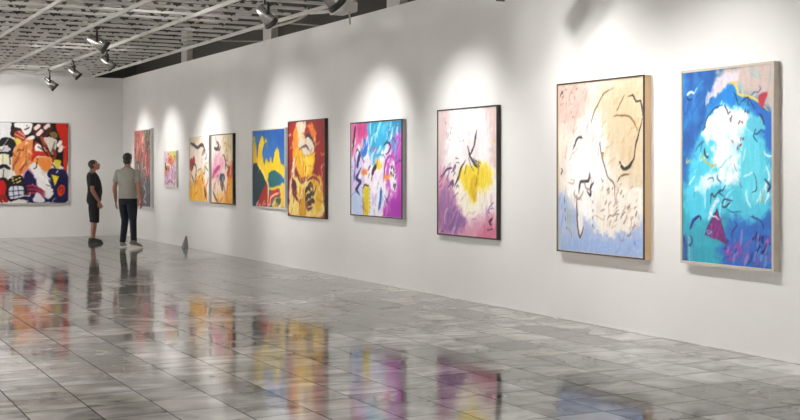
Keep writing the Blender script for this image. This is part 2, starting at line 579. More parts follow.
def painting(label, art, depth, fmat, rail, place, z0, group, lip=None, side=None):
    """place = ('right', y centre) or ('back', x centre)"""
    w, h = art.w + 2 * rail, art.h + 2 * rail
    if place[0] == 'right':
        root = empty('painting', (XW - 0.002, place[1], z0), -math.pi / 2)
    else:
        root = empty('painting', (place[1], YB - 0.002, z0), 0)
    tag(root, label, 'painting', group)
    fr = obj('frame', frame_mesh(w, h, rail, -depth, 0.0, 0.0), fmat, root)
    if lip is not None:
        l = obj('frame_edge', frame_mesh(w + 0.004, h + 0.004, rail * 0.9, -depth - 0.003, -depth + 0.008, -0.002), lip, fr)
        l['label'] = side
    canvas(art, -depth + 0.008, min(0.04, depth - 0.02), root, rail)
    return root

GW = 'paintings along the long white wall'

# ---- P9: blue canvas, nearest the camera
def art_blue():
    A = Art(1.055, 1.62, (38, 118, 190), 125, 9, conv=lambda u, v: ((u - 681) / 93.0, (v - (71.5 - 9.5 * (u - 681) / 93)) / (190.5 + 19.5 * (u - 681) / 93)))
    A.mottle((24, 84, 150), 0.14, 0.75, 0.35, seed=1)
    A.mottle((70, 160, 215), 0.08, 0.6, 0.5, seed=2)
    A.blob([(676, 190), (700, 205), (745, 215), (780, 200), (780, 285), (676, 285)], (58, 172, 190), 0.12, 0.1)
    A.blob([(735, 215), (780, 190), (780, 280), (725, 275)], (48, 118, 196), 0.10, 0.1)
    A.blob([(722, 66), (735, 62), (780, 58), (780, 118), (768, 104), (757, 95), (745, 94), (737, 84), (722, 88), (708, 103), (712, 92), (720, 78)], (204, 188, 182), 0.05, 0.06)
    A.blob([(712, 84), (728, 72), (742, 70), (738, 80), (724, 88), (711, 100), (707, 104)], (226, 214, 224), 0.02, 0.05, dry=0.4)
    A.blob([(714, 100), (722, 90), (733, 83), (739, 87), (741, 97), (750, 100), (752, 108), (730, 112), (710, 108)], (28, 140, 214), 0.02, 0.03)
    A.blob([(748, 100), (757, 97), (766, 108), (775, 118), (775, 165), (762, 140), (756, 118)], (36, 122, 204), 0.04, 0.04)
    # the big pale bell shape
    A.blob([(702, 132), (708, 116), (718, 106), (732, 103), (748, 108), (758, 118), (764, 138), (772, 165), (774, 205), (752, 222), (722, 214), (702, 225), (684, 214), (684, 185), (692, 155)], (96, 206, 228), 0.05, 0.07)
    A.blob([(704, 134), (709, 118), (720, 107), (733, 104), (747, 110), (755, 120), (756, 140), (752, 160), (742, 178), (730, 186), (716, 182), (722, 168), (712, 160), (716, 146)], (252, 253, 254), 0.03, 0.06)
    A.blob([(700, 180), (716, 170), (722, 178), (706, 190), (694, 192)], (232, 248, 250), 0.03, 0.05)
    A.blob([(744, 132), (760, 138), (766, 170), (768, 200), (750, 200), (740, 180)], (120, 220, 236), 0.05, 0.06)
    A.mottle((60, 200, 226), 0.07, 0.30, 0.55, seed=6)
    A.dashes(26, (688, 150, 770, 215), 60, 0.16, 0.010, [(240, 250, 252), (70, 205, 232), (150, 232, 242), (200, 240, 246)], 0.7, 0.5)
    A.dashes(14, (715, 110, 750, 170), 70, 0.14, 0.012, [(250, 250, 250), (222, 228, 236)], 0.6, 0.5)
    A.dashes(16, (683, 76, 706, 150), 60, 0.12, 0.010, [(20, 70, 140), (70, 150, 214), (30, 100, 170)], 0.7, 0.4)
    A.blob([(751, 118), (764, 117), (768, 124), (760, 134), (750, 128)], (110, 205, 224), 0.015, 0.03)
    # yellow ridge, dark lines on the crest
    A.stroke([(731, 81), (737, 81), (740, 88), (741, 93), (752, 95), (762, 101), (770, 110)], 0.011, (226, 206, 96))
    A.stroke([(736, 90), (739, 98), (741, 105)], 0.006, (52, 66, 92))
    A.stroke([(741, 105), (750, 96), (754, 102), (758, 108)], 0.006, (52, 66, 92))
    A.stroke([(727, 103), (729, 110), (730, 114)], 0.008, (46, 56, 92))
    A.stroke([(704, 130), (708, 117), (716, 107), (725, 104)], 0.007, (32, 72, 120))
    A.stroke([(762, 113), (765, 118), (767, 124)], 0.009, (40, 44, 96))
    A.stroke([(758, 128), (756, 136), (760, 142)], 0.007, (30, 90, 150))
    A.blob([(760, 95), (769, 91), (767, 100), (764, 107)], (182, 62, 78), 0.01, 0.02)
    A.stroke([(706, 108), (705, 98)], 0.010, (78, 74, 150))
    A.dashes(9, (730, 104, 752, 122), 60, 0.03, 0.008, [(60, 54, 70), (120, 60, 70)], 0.9, 0.6)
    A.dashes(6, (734, 138, 748, 150), 60, 0.03, 0.007, [(170, 50, 60), (130, 50, 60)], 0.9, 0.6)
    A.stroke([(686, 94), (690, 90), (694, 91)], 0.010, (226, 236, 244))
    A.stroke([(685, 95), (689, 99), (692, 97)], 0.007, (20, 40, 96))
    # marks over the middle
    A.stroke([(705, 147), (706, 155), (709, 157)], 0.009, (60, 56, 50))
    A.stroke([(701, 152), (705, 160), (712, 165), (718, 164)], 0.008, (208, 196, 104))
    A.stroke([(689, 160), (685, 163), (686, 157)], 0.008, (206, 196, 130))
    A.stroke([(736, 164), (739, 172)], 0.007, (80, 70, 90))
    A.stroke([(742, 183), (744, 188)], 0.008, (90, 70, 90))
    A.stroke([(711, 205), (713, 194), (716, 197), (722, 191), (725, 192)], 0.007, (56, 70, 96))
    A.stroke([(724, 205), (727, 200), (735, 202)], 0.007, (70, 60, 110))
    A.stroke([(768, 167), (771, 178), (768, 188), (770, 196), (767, 205)], 0.010, (236, 240, 246))
    A.stroke([(763, 190), (765, 200), (762, 204)], 0.008, (196, 186, 140))
    A.stroke([(767, 180), (772, 187), (769, 193)], 0.010, (40, 40, 96))
    A.stroke([(695, 192), (693, 198)], 0.007, (40, 80, 120))
    A.stroke([(709, 222), (716, 204), (721, 200)], 0.020, (226, 236, 246), dry=0.4)
    A.stroke([(724, 206), (727, 208), (733, 203)], 0.008, (50, 62, 96))
    A.stroke([(728, 210), (735, 213), (744, 213)], 0.006, (40, 110, 150))
    # purple triangle
    A.blob([(718.3, 209.5), (705.2, 236), (729.6, 246.5)], (132, 40, 128), 0.006, 0.008, sharp=True)
    A.stroke([(705.5, 235), (718.3, 210), (729.6, 246)], 0.005, (54, 20, 66), sharp=True)
    A.stroke([(712, 223), (728, 245)], 0.006, (84, 20, 88), sharp=True)
    A.stroke([(708, 231), (726, 243)], 0.005, (78, 24, 84), sharp=True)
    A.dashes(8, (710, 220, 724, 238), 60, 0.06, 0.006, [(170, 84, 164), (104, 30, 104)], 0.8)
    # lower corners
    A.stroke([(689, 230), (693, 222), (699, 216)], 0.014, (52, 56, 150))
    A.stroke([(694, 222), (700, 217), (701, 222)], 0.008, (36, 40, 96))
    A.blob([(681, 240), (685, 240), (687, 264), (681, 264)], (72, 66, 140), 0.02, 0.03, dry=0.4)
    A.stroke([(688, 238), (689, 262)], 0.016, (206, 196, 196), dry=0.5)
    A.stroke([(692, 238), (694, 262)], 0.018, (120, 88, 160), dry=0.5)
    A.blob([(728, 250), (738, 244), (745, 250), (738, 264), (728, 262)], (150, 92, 176), 0.03, 0.05, dry=0.5)
    A.dashes(34, (728, 236, 772, 266), 62, 0.11, 0.012, [(150, 100, 184), (58, 96, 190), (120, 176, 222), (196, 140, 196), (36, 60, 140)], 0.75, 0.3)
    A.dashes(7, (745, 234, 770, 262), 66, 0.06, 0.009, [(26, 34, 92)], 0.9, 0.25)
    A.stroke([(753, 218), (762, 222), (766, 230)], 0.007, (34, 70, 140))
    A.scribble(14, (684, 90, 770, 258), [(30, 90, 160), (240, 250, 252), (40, 60, 120), (120, 214, 236)], 0.0055, 0.10)
    return A
A = art_blue()
painting('large blue and turquoise abstract with purple triangle, pale taupe frame', A, 0.07, M_SILVF, 0.022, ('right', 7.585), 0.695, GW)

# ---- P8: cream canvas in an oak frame
def art_cream():
    A = Art(1.335, 1.64, (234, 226, 216), 120, 8, conv=lambda u, v: ((u - 557) / 88.0, (v - (84.5 - 10 * (u - 557) / 88)) / (168 + 16 * (u - 557) / 88)))
    A.mottle((240, 228, 214), 0.2, 0.8, 0.35, seed=1)
    A.blob([(600, 92), (620, 76), (655, 70), (655, 165), (640, 190), (625, 178), (612, 150), (600, 122)], (220, 204, 178), 0.14, 0.08)
    A.blob([(616, 95), (640, 88), (643, 140), (632, 168), (618, 140)], (206, 184, 150), 0.12, 0.08, alpha=0.45)
    A.blob([(550, 80), (580, 80), (590, 100), (572, 125), (550, 120)], (214, 184, 176), 0.12, 0.08, alpha=0.8)
    A.blob([(590, 118), (603, 120), (606, 150), (612, 185), (606, 235), (590, 236), (575, 230), (565, 190), (570, 150)], (255, 253, 251), 0.12, 0.08)
    A.blob([(550, 200), (566, 196), (575, 210), (600, 228), (625, 238), (640, 222), (655, 212), (655, 270), (550, 270)], (182, 196, 224), 0.06, 0.08)
    A.blob([(570, 242), (610, 238), (640, 240), (650, 262), (560, 262)], (160, 184, 226), 0.10, 0.08, alpha=0.7)
    A.blob([(594, 196), (606, 188), (628, 190), (644, 196), (640, 220), (622, 236), (598, 232)], (246, 240, 232), 0.03, 0.09, dry=0.3)
    A.mottle((236, 216, 200), 0.05, 0.28, 0.55, seed=5)
    A.dashes(60, (559, 84, 600, 160), 62, 0.12, 0.010, [(206, 176, 162), (240, 228, 216), (188, 160, 146), (226, 206, 190)], 0.55, 0.25)
    A.dashes(40, (604, 90, 642, 165), 55, 0.11, 0.014, [(220, 196, 160), (196, 166, 124), (232, 212, 184)], 0.4, 0.35)
    A.dashes(34, (604, 180, 642, 232), 50, 0.08, 0.008, [(206, 180, 150), (170, 140, 120), (226, 206, 184), (150, 120, 110)], 0.75, 0.3)
    A.dashes(16, (572, 140, 606, 200), 70, 0.14, 0.012, [(255, 252, 250), (246, 240, 226)], 0.6, 0.3)
    A.dashes(18, (559, 196, 576, 240), 88, 0.12, 0.010, [(130, 150, 206), (196, 206, 226), (176, 186, 170)], 0.6, 0.15)
    A.dashes(20, (590, 236, 642, 254), 40, 0.10, 0.012, [(150, 172, 216), (190, 206, 234), (168, 186, 220)], 0.5, 0.5)
    A.dashes(16, (559, 84, 580, 130), 70, 0.03, 0.007, [(150, 116, 110), (176, 130, 124)], 0.8, 0.5)
    ink, br = (48, 40, 36), (140, 108, 74)
    A.stroke([(616, 86), (606.6, 91.7), (602, 99.4), (595.8, 111.8), (592.7, 124)], 0.0075, br)
    A.stroke([(616, 115), (622, 114), (633, 116.4), (639, 129)], 0.009, br)
    A.stroke([(622, 104), (620, 108), (627, 93)], 0.007, br)
    A.stroke([(630.6, 94.8), (635, 93), (637.6, 99.4), (642, 98.6), (644, 107), (644.5, 115)], 0.009, ink, sharp=True)
    A.stroke([(644, 116), (641, 130), (637, 147), (635.7, 158), (631, 165), (627, 167.5)], 0.008, ink)
    A.stroke([(636, 158), (631, 166), (626, 168), (622, 161.5)], 0.016, ink, taper=(0.2, 0.5))
    A.stroke([(573, 150), (579, 137.5), (584, 137.5)], 0.011, (70, 64, 62))
    A.stroke([(602, 141), (603, 150), (605.7, 161.7), (610.7, 176.7), (616.5, 184), (617, 200)], 0.0075, (110, 92, 80))
    A.stroke([(602, 141), (603, 149)], 0.014, (110, 92, 76))
    A.stroke([(603, 154), (606, 153), (604, 158)], 0.008, (150, 124, 70))
    A.stroke([(619.8, 181.7), (624, 175), (632, 174)], 0.010, (128, 108, 66))
    A.stroke([(580, 195), (581.5, 183), (590, 181), (591.5, 173)], 0.012, (58, 54, 60))
    A.stroke([(588.5, 191.7), (592, 196.5), (593, 186.7), (595.7, 183)], 0.012, (48, 44, 50))
    A.stroke([(603.5, 178), (605, 182), (606, 180)], 0.006, (150, 120, 110))
    A.blob([(577.5, 199), (583, 196), (584, 222), (581, 238), (578, 226)], (250, 246, 244), 0.02, 0.03)
    A.stroke([(577.5, 196), (577.8, 215), (578.5, 228), (581, 239), (584.5, 229)], 0.011, (96, 74, 66))
    A.stroke([(566, 196), (569, 206), (569, 240)], 0.010, (196, 200, 170), dry=0.4)
    for k, (u, v) in enumerate(((595, 202), (595, 210.5), (594.6, 218), (594.3, 226))):
        A.stroke([(u, v), (u - 0.2, v + 2.2)], 0.012, (54, 60, 92))
    for k, (u, v) in enumerate(((563.5, 201), (564.4, 210), (565.2, 220), (566.2, 229))):
        A.stroke([(u, v), (u + 0.2, v + 2.8)], 0.013, (44, 54, 80))
    A.dashes(12, (612, 200, 640, 236), 45, 0.06, 0.008, [(110, 90, 82), (150, 124, 110)], 0.75, 0.25)
    A.dashes(8, (606, 184, 640, 200), 40, 0.04, 0.008, [(140, 120, 96), (150, 130, 80)], 0.75, 0.3)
    A.stroke([(636.5, 242), (637, 245)], 0.008, (60, 60, 90))
    A.stroke([(560, 170), (561.5, 172), (560, 175)], 0.008, (90, 74, 70))
    A.stroke([(559, 96), (561, 90), (562, 93)], 0.009, (96, 80, 86))
    A.scribble(18, (560, 150, 640, 240), [(190, 160, 140), (250, 246, 240), (160, 130, 116)], 0.0055, 0.12)
    return A
A = art_cream()
painting('large cream and pale blue abstract with thin black lines, oak frame', A, 0.08, M_OAKF, 0.016, ('right', 9.30), 0.688, GW, lip=M_BLACKF, side='black front edge of the oak frame')

# ---- P7: white and mauve canvas with a yellow patch
def art_mauve():
    A = Art(1.315, 1.45, (244, 236, 238), 85, 7, conv=lambda u, v: ((u - 438) / 58.0, (v - (111.5 - 5 * (u - 438) / 58)) / (122 + 10 * (u - 438) / 58)))
    A.mottle((255, 252, 252), 0.25, 0.9, 0.3, seed=2)
    A.blob([(434, 108), (449, 108), (447, 140), (443, 165), (434, 165)], (224, 206, 206), 0.1, 0.08)
    A.blob([(486, 104), (502, 102), (502, 170), (490, 172), (490, 140)], (226, 206, 204), 0.1, 0.08)
    A.blob([(434, 172), (446, 176), (456, 196), (466, 212), (474, 222), (502, 210), (502, 246), (434, 246)], (222, 168, 190), 0.12, 0.1)
    A.blob([(438, 196), (447, 186), (453, 198), (462, 214), (462, 230), (440, 232)], (168, 122, 170), 0.10, 0.1, dry=0.3)
    A.blob([(452, 205), (458, 212), (466, 222), (456, 232), (446, 226)], (132, 96, 160), 0.08, 0.08, alpha=0.7)
    A.blob([(456, 176), (470, 168), (484, 164), (494, 168), (493, 190), (480, 212), (468, 218), (458, 202)], (252, 246, 230), 0.06, 0.06)
    A.blob([(459, 172), (468, 166), (480, 164), (490, 166), (492, 178), (486, 189), (477, 191), (474, 202), (469, 194), (462, 184)], (244, 220, 62), 0.05, 0.07, dry=0.2)
    A.blob([(472, 178), (478, 178), (477, 199), (474, 201), (471, 192)], (228, 196, 24), 0.03, 0.04)
    A.blob([(484, 226), (499, 222), (499, 242), (478, 242)], (212, 130, 156), 0.07, 0.07)
    A.dashes(26, (440, 165, 458, 235), 62, 0.22, 0.014, [(186, 140, 184), (240, 222, 232), (206, 160, 196), (150, 110, 160)], 0.55, 0.2)
    A.dashes(20, (464, 195, 496, 236), 60, 0.14, 0.014, [(240, 200, 212), (246, 226, 226), (220, 160, 180)], 0.5, 0.6)
    A.dashes(8, (442, 114, 452, 140), 75, 0.04, 0.008, [(140, 120, 140)], 0.7)
    ink = (46, 36, 52)
    A.stroke([(477.5, 130), (476, 138), (474.5, 146), (472, 151)], 0.014, (70, 56, 70))
    A.stroke([(468, 146), (470.5, 153.5), (474, 149.5)], 0.011, (80, 60, 80))
    A.stroke([(470, 152), (471, 157), (478, 168)], 0.017, ink)
    A.stroke([(474, 158), (479.5, 167)], 0.017, ink)
    A.stroke([(469, 158), (472, 167)], 0.013, ink)
    A.stroke([(466, 160), (461, 170), (458, 180), (455, 187)], 0.011, ink)
    A.stroke([(463, 167), (461, 174)], 0.014, ink)
    for q in (((467, 166), (465.5, 174)), ((476, 160), (481, 164)), ((472, 166), (474, 171)), ((461, 174), (458.5, 181)), ((450, 172), (446, 180)), ((455, 166), (452, 173))):
        A.stroke(list(q), 0.012, ink)
    A.dashes(10, (440, 166, 456, 186), 50, 0.10, 0.010, [(110, 60, 110), (70, 40, 80)], 0.85, 0.3)
    A.stroke([(456.5, 158), (459, 158.5)], 0.012, ink)
    A.stroke([(457, 162), (460, 163)], 0.010, ink)
    A.stroke([(443, 176), (447, 170), (453, 168)], 0.013, (90, 44, 90))
    A.stroke([(439, 182), (444, 176)], 0.012, (120, 60, 110))
    A.stroke([(443, 231), (440.5, 233)], 0.011, ink)
    A.stroke([(492, 218), (489.5, 222), (491, 225)], 0.015, (50, 20, 40))
    A.stroke([(487, 230), (492, 229)], 0.017, (60, 24, 44))
    A.stroke([(493, 141), (495, 143)], 0.022, (232, 206, 40))
    A.dashes(7, (458, 128, 470, 146), 60, 0.03, 0.008, [(200, 170, 180)], 0.7)
    A.scribble(12, (440, 150, 494, 232), [(120, 80, 130), (250, 244, 246), (190, 130, 170)], 0.006, 0.12)
    return A
A = art_mauve()
painting('white and mauve abstract with central yellow patch in black frame', A, 0.05, M_BLACKF, 0.016, ('right', 11.84), 0.732, GW)

# ---- P6: magenta, turquoise and white canvas
def art_magenta():
    A = Art(1.50, 1.23, (246, 240, 246), 70, 6, conv=lambda X, Y: ((X - 15) / 190.0, (Y - (36 - 8 * (X - 15) / 190)) / (335 + 22 * (X - 15) / 190)))
    A.blob([(10, 30), (92, 25), (92, 70), (72, 110), (40, 118), (25, 150), (10, 150)], (224, 128, 176), 0.06, 0.07)
    A.blob([(40, 40), (85, 30), (80, 70), (60, 90), (42, 80)], (198, 76, 140), 0.06, 0.06, dry=0.3)
    A.blob([(86, 25), (206, 20), (206, 70), (172, 90), (130, 150), (96, 190), (86, 130)], (66, 176, 214), 0.06, 0.07)
    A.blob([(90, 40), (120, 40), (110, 110), (92, 120)], (34, 160, 196), 0.05, 0.06)
    A.blob([(170, 30), (206, 25), (206, 60), (180, 66)], (40, 150, 196), 0.06, 0.05)
    A.blob([(170, 100), (206, 90), (206, 390), (140, 390), (150, 330), (172, 300), (150, 270), (146, 200)], (204, 96, 196), 0.06, 0.06)
    A.blob([(150, 330), (206, 320), (206, 390), (140, 390)], (176, 62, 180), 0.08, 0.06)
    A.blob([(54, 100), (72, 92), (80, 110), (74, 150), (60, 160), (52, 140)], (52, 128, 206), 0.02, 0.04)
    A.blob([(15, 180), (60, 170), (60, 300), (15, 330)], (222, 206, 236), 0.06, 0.06)
    A.blob([(20, 300), (60, 290), (60, 380), (20, 380)], (196, 210, 236), 0.06, 0.06)
    A.dashes(34, (90, 40, 190, 170), 60, 0.20, 0.022, [(236, 246, 250), (120, 206, 230), (40, 150, 200), (250, 250, 252)], 0.7, 0.3)
    A.dashes(16, (20, 110, 150, 260), 60, 0.20, 0.024, [(250, 248, 252), (236, 220, 240)], 0.8, 0.4)
    A.dashes(14, (95, 260, 150, 380), 80, 0.16, 0.020, [(240, 236, 248), (150, 196, 230), (214, 190, 232)], 0.7, 0.3)
    A.dashes(16, (150, 120, 200, 370), 70, 0.2, 0.022, [(220, 130, 210), (176, 66, 180), (228, 170, 226)], 0.6, 0.3)
    A.dashes(7, (15, 100, 80, 130), 60, 0.16, 0.02, [(236, 180, 206), (250, 240, 246)], 0.8, 0.3)
    A.blob([(166, 178), (176, 180), (186, 240), (184, 280), (170, 284), (160, 240), (160, 200)], (246, 240, 248), 0.02, 0.04)
    A.stroke([(140, 250), (144, 200), (155, 165), (172, 158)], 0.02, (176, 70, 160))
    A.dashes(14, (162, 188, 184, 276), 60, 0.04, 0.012, [(40, 30, 60)], 0.95, 0.5)
    ink, navy = (22, 22, 34), (38, 46, 120)
    A.stroke([(31, 42), (27, 80), (21, 132)], 0.022, ink)
    A.stroke([(50, 140), (42, 175), (38, 200)], 0.036, navy)
    A.stroke([(40, 130), (66, 180)], 0.022, navy)
    A.stroke([(54, 200), (34, 238), (52, 252), (34, 280), (48, 300)], 0.026, navy, sharp=True)
    A.stroke([(28, 150), (30, 200), (26, 250)], 0.012, (60, 60, 150))
    A.blob([(62, 274), (72, 264), (84, 272), (84, 372), (64, 374)], (222, 204, 40), 0.015, 0.02)
    for k in range(6):
        A.stroke([(88, 275 + 17 * k), (88, 283 + 17 * k)], 0.012, ink)
    A.stroke([(60, 276), (70, 262), (84, 268)], 0.012, ink)
    A.stroke([(60, 276), (62, 374)], 0.010, (90, 90, 60))
    A.stroke([(131, 276), (128, 320), (122, 355)], 0.032, (56, 116, 190))
    A.stroke([(112, 300), (108, 340)], 0.02, (120, 180, 220))
    A.blob([(112, 172), (128, 168), (136, 184), (128, 204), (114, 196)], (244, 214, 60), 0.02, 0.06)
    A.stroke([(132, 165), (140, 150)], 0.03, (240, 200, 70))
    A.blob([(58, 210), (74, 205), (76, 222), (62, 228)], (236, 150, 80), 0.02, 0.05)
    A.blob([(140, 232), (162, 226), (166, 240), (148, 250)], (240, 160, 70), 0.02, 0.05)
    A.stroke([(96, 226), (104, 205), (112, 192)], 0.036, (58, 24, 50))
    A.stroke([(140, 118), (152, 108), (164, 118), (160, 140), (148, 152)], 0.012, ink)
    A.stroke([(142, 304), (160, 334)], 0.016, navy)
    A.stroke([(160, 300), (143, 338)], 0.016, navy)
    A.dashes(8, (80, 130, 120, 260), 45, 0.07, 0.012, [(60, 40, 90), (200, 90, 160)], 0.8)
    A.dashes(8, (150, 40, 200, 90), 45, 0.05, 0.012, [(240, 200, 120), (40, 80, 130)], 0.7)
    A.scribble(22, (20, 60, 200, 370), [(40, 40, 90), (250, 248, 252), (200, 80, 170), (40, 140, 200)], 0.007, 0.14)
    return A
A = art_magenta()
painting('white, magenta and turquoise abstract with navy zigzag in thin grey frame', A, 0.06, M_GREYF, 0.016, ('right', 14.17), 0.882, GW, lip=M_BLACKF, side='black front edge of the grey frame')

# ---- P5 right: red canvas with a yellow figure
def art_red():
    A = Art(1.385, 1.42, (168, 26, 34), 60, 5, conv=lambda X, Y: ((X - 15) / 145.0, (Y - (26 - 8 * (X - 15) / 145)) / (375 + 12 * (X - 15) / 145)))
    A.mottle((120, 14, 24), 0.2, 0.8, 0.4, seed=3)
    A.blob([(48, 25), (82, 20), (84, 60), (70, 110), (52, 150), (42, 210), (36, 300), (22, 390), (18, 300), (34, 180), (44, 90)], (236, 222, 204), 0.03, 0.05)
    A.blob([(36, 60), (50, 50), (54, 110), (48, 165), (34, 168), (32, 110)], (232, 160, 44), 0.02, 0.05)
    A.blob([(92, 38), (112, 34), (126, 70), (124, 110), (110, 150), (100, 130), (108, 80)], (230, 140, 48), 0.02, 0.05)
    A.blob([(66, 85), (92, 80), (116, 96), (118, 130), (96, 160), (74, 150), (60, 120)], (228, 218, 208), 0.02, 0.05)
    A.blob([(48, 130), (66, 140), (88, 160), (118, 150), (122, 190), (104, 236), (74, 250), (50, 222), (40, 170)], (236, 190, 30), 0.025, 0.06)
    A.blob([(78, 170), (112, 165), (112, 200), (88, 226), (74, 205)], (248, 214, 48), 0.02, 0.06)
    A.blob([(34, 240), (60, 250), (80, 260), (120, 232), (146, 252), (152, 310), (150, 398), (24, 398), (24, 320)], (234, 214, 140), 0.03, 0.06)
    A.blob([(100, 240), (140, 240), (152, 290), (138, 380), (118, 360), (126, 300)], (226, 186, 60), 0.03, 0.05)
    A.blob([(64, 300), (84, 296), (86, 398), (58, 398)], (206, 160, 36), 0.02, 0.04)
    A.blob([(30, 250), (46, 270), (52, 320), (60, 350), (40, 330), (28, 300)], (92, 22, 44), 0.015, 0.03)
    dk = (44, 18, 34)
    A.stroke([(82, 90), (96, 78), (112, 96), (122, 128)], 0.026, dk)
    A.stroke([(66, 130), (86, 120), (100, 140)], 0.014, dk)
    A.stroke([(44, 220), (62, 262), (78, 268), (84, 244)], 0.02, (96, 40, 40))
    for (x, y) in ((94, 300), (104, 284), (96, 330), (108, 320), (98, 358), (110, 348)):
        A.stroke([(x - 10, y + 8), (x, y - 10), (x + 10, y - 4)], 0.036, dk)
    A.stroke([(88, 285), (84, 330), (92, 372), (112, 366)], 0.024, dk)
    A.stroke([(90, 262), (116, 246), (138, 262), (146, 300)], 0.02, (140, 40, 40))
    A.dashes(26, (40, 40, 120, 240), 70, 0.2, 0.018, [(244, 206, 70), (224, 130, 40), (240, 232, 216), (200, 110, 30)], 0.6, 0.5)
    A.dashes(24, (26, 250, 150, 390), 70, 0.2, 0.016, [(246, 236, 200), (220, 170, 50), (170, 40, 40), (240, 214, 120)], 0.65, 0.4)
    A.dashes(10, (124, 30, 158, 230), 80, 0.24, 0.02, [(140, 16, 26), (186, 36, 40)], 0.6, 0.2)
    A.scribble(26, (24, 40, 150, 390), [(70, 20, 30), (244, 232, 206), (196, 120, 30), (250, 214, 70)], 0.010, 0.16)
    return A
A = art_red()
painting('tall red canvas with yellow and white figure, dark brown frame', A, 0.05, M_BROWNF, 0.018, ('right', 16.54), 0.79, GW)

# ---- P5 left: blue canvas with yellow shapes
def art_bluegold():
    A = Art(1.425, 1.24, (34, 116, 182), 60, 4, conv=lambda X, Y: ((X - 15) / 155.0, (Y - (26 - 8 * (X - 15) / 155)) / (362 + 16 * (X - 15) / 155)))
    A.mottle((24, 88, 150), 0.25, 0.8, 0.4, seed=3)
    A.blob([(120, 30), (172, 20), (172, 120), (140, 110)], (28, 104, 182), 0.08, 0.06)
    ye = (240, 206, 28)
    A.blob([(14, 70), (24, 55), (31, 90), (36, 150), (44, 170), (28, 200), (14, 200)], (226, 186, 30), 0.015, 0.03)
    A.blob([(50, 75), (62, 52), (78, 62), (86, 76), (74, 90), (64, 130), (72, 185), (84, 160), (96, 180), (104, 150), (114, 180), (126, 120), (140, 112), (150, 180), (166, 196), (166, 250), (140, 226), (112, 216), (96, 232), (88, 262), (70, 232), (50, 206), (38, 186), (42, 120)], ye, 0.012, 0.025)
    A.blob([(14, 210), (34, 182), (54, 206), (72, 240), (84, 262), (82, 292), (60, 320), (44, 385), (14, 390)], (24, 70, 84), 0.012, 0.03)
    A.blob([(96, 232), (118, 220), (140, 232), (148, 262), (136, 290), (112, 296), (96, 276)], (14, 116, 116), 0.012, 0.02)
    A.blob([(84, 262), (92, 300), (90, 392), (40, 392), (46, 350), (62, 314), (78, 290)], (166, 28, 34), 0.012, 0.03)
    A.blob([(110, 316), (128, 300), (144, 316), (146, 340), (126, 342), (112, 360), (104, 386), (94, 388), (96, 340)], (196, 30, 34), 0.012, 0.02)
    A.blob([(146, 300), (158, 276), (168, 290), (168, 392), (112, 392), (118, 362), (130, 346), (150, 340)], (232, 196, 60), 0.012, 0.03)
    A.blob([(130, 352), (150, 350), (150, 376), (128, 384)], (44, 100, 60), 0.012, 0.03)
    A.stroke([(38, 188), (58, 212), (80, 256), (92, 296), (90, 392)], 0.026, (240, 222, 120))
    A.stroke([(92, 300), (112, 306), (140, 296), (152, 300), (158, 340)], 0.024, (240, 200, 60))
    A.stroke([(100, 388), (104, 350), (124, 330), (146, 326)], 0.016, (244, 230, 180))
    A.stroke([(14, 60), (16, 200)], 0.012, (30, 60, 60))
    A.dashes(10, (40, 90, 160, 230), 70, 0.12, 0.014, [(250, 226, 80), (226, 180, 20)], 0.7, 0.5)
    A.dashes(12, (30, 370, 160, 392), 20, 0.12, 0.02, [(236, 226, 206), (220, 190, 160)], 0.8, 0.4)
    A.dashes(16, (20, 30, 165, 110), 70, 0.2, 0.022, [(30, 120, 190), (14, 76, 150)], 0.5, 0.5)
    return A
A = art_bluegold()
painting('blue canvas with yellow flames over red and dark teal, thin pale frame', A, 0.05, M_PALEF, 0.018, ('right', 18.10), 0.888, GW)

# ---- P4: two narrow canvases hung side by side
def art_squiggle():
    A = Art(1.165, 1.20, (238, 226, 212), 55, 3, conv=lambda X, Y: ((X - 20) / 98.0, (Y - 34) / 346.0))
    A.blob([(90, 30), (122, 30), (122, 385), (96, 385), (88, 200)], (246, 242, 238), 0.1, 0.06)
    A.blob([(20, 30), (70, 30), (60, 60), (20, 80)], (214, 200, 176), 0.06, 0.06)
    A.blob([(16, 290), (50, 270), (78, 200), (92, 240), (104, 300), (104, 385), (16, 385)], (232, 172, 60), 0.06, 0.10, dry=0.4)
    A.blob([(16, 330), (60, 320), (66, 385), (16, 385)], (240, 190, 60), 0.05, 0.08)
    A.stroke([(24, 66), (40, 74), (60, 92), (78, 78), (90, 84), (96, 104)], 0.0310, (54, 42, 34))
    A.stroke([(94, 90), (98, 110), (88, 130)], 0.0149, (70, 54, 44))
    A.stroke([(60, 96), (64, 120)], 0.0099, (110, 90, 70))
    A.blob([(20, 160), (40, 144), (48, 180), (34, 216), (22, 214)], (164, 38, 40), 0.02, 0.06)
    A.stroke([(32, 176), (52, 190), (54, 240)], 0.0211, (84, 34, 34))
    A.stroke([(24, 230), (38, 262), (44, 300)], 0.0223, (90, 60, 40))
    A.stroke([(60, 220), (74, 208), (80, 236), (66, 250)], 0.0112, (110, 96, 60))
    A.stroke([(82, 250), (92, 300), (104, 370)], 0.0310, (150, 56, 34))
    A.stroke([(72, 250), (70, 310)], 0.0248, (214, 130, 40))
    A.stroke([(26, 300), (30, 370)], 0.0186, (110, 90, 60))
    A.dashes(20, (22, 220, 112, 375), 75, 0.2, 0.022, [(244, 214, 140), (206, 120, 40), (240, 190, 70), (250, 236, 210)], 0.75, 0.3)
    A.dashes(8, (80, 100, 114, 220), 80, 0.2, 0.02, [(220, 200, 190), (250, 250, 248)], 0.7, 0.2)
    A.scribble(16, (22, 90, 112, 375), [(60, 44, 40), (120, 50, 40), (214, 140, 50), (250, 240, 226), (96, 84, 60)], 0.014, 0.22)
    return A
A = art_squiggle()
painting('orange and cream canvas with black squiggle along its top', A, 0.05, M_PALEF, 0.016, ('right', 21.68), 0.903, GW)

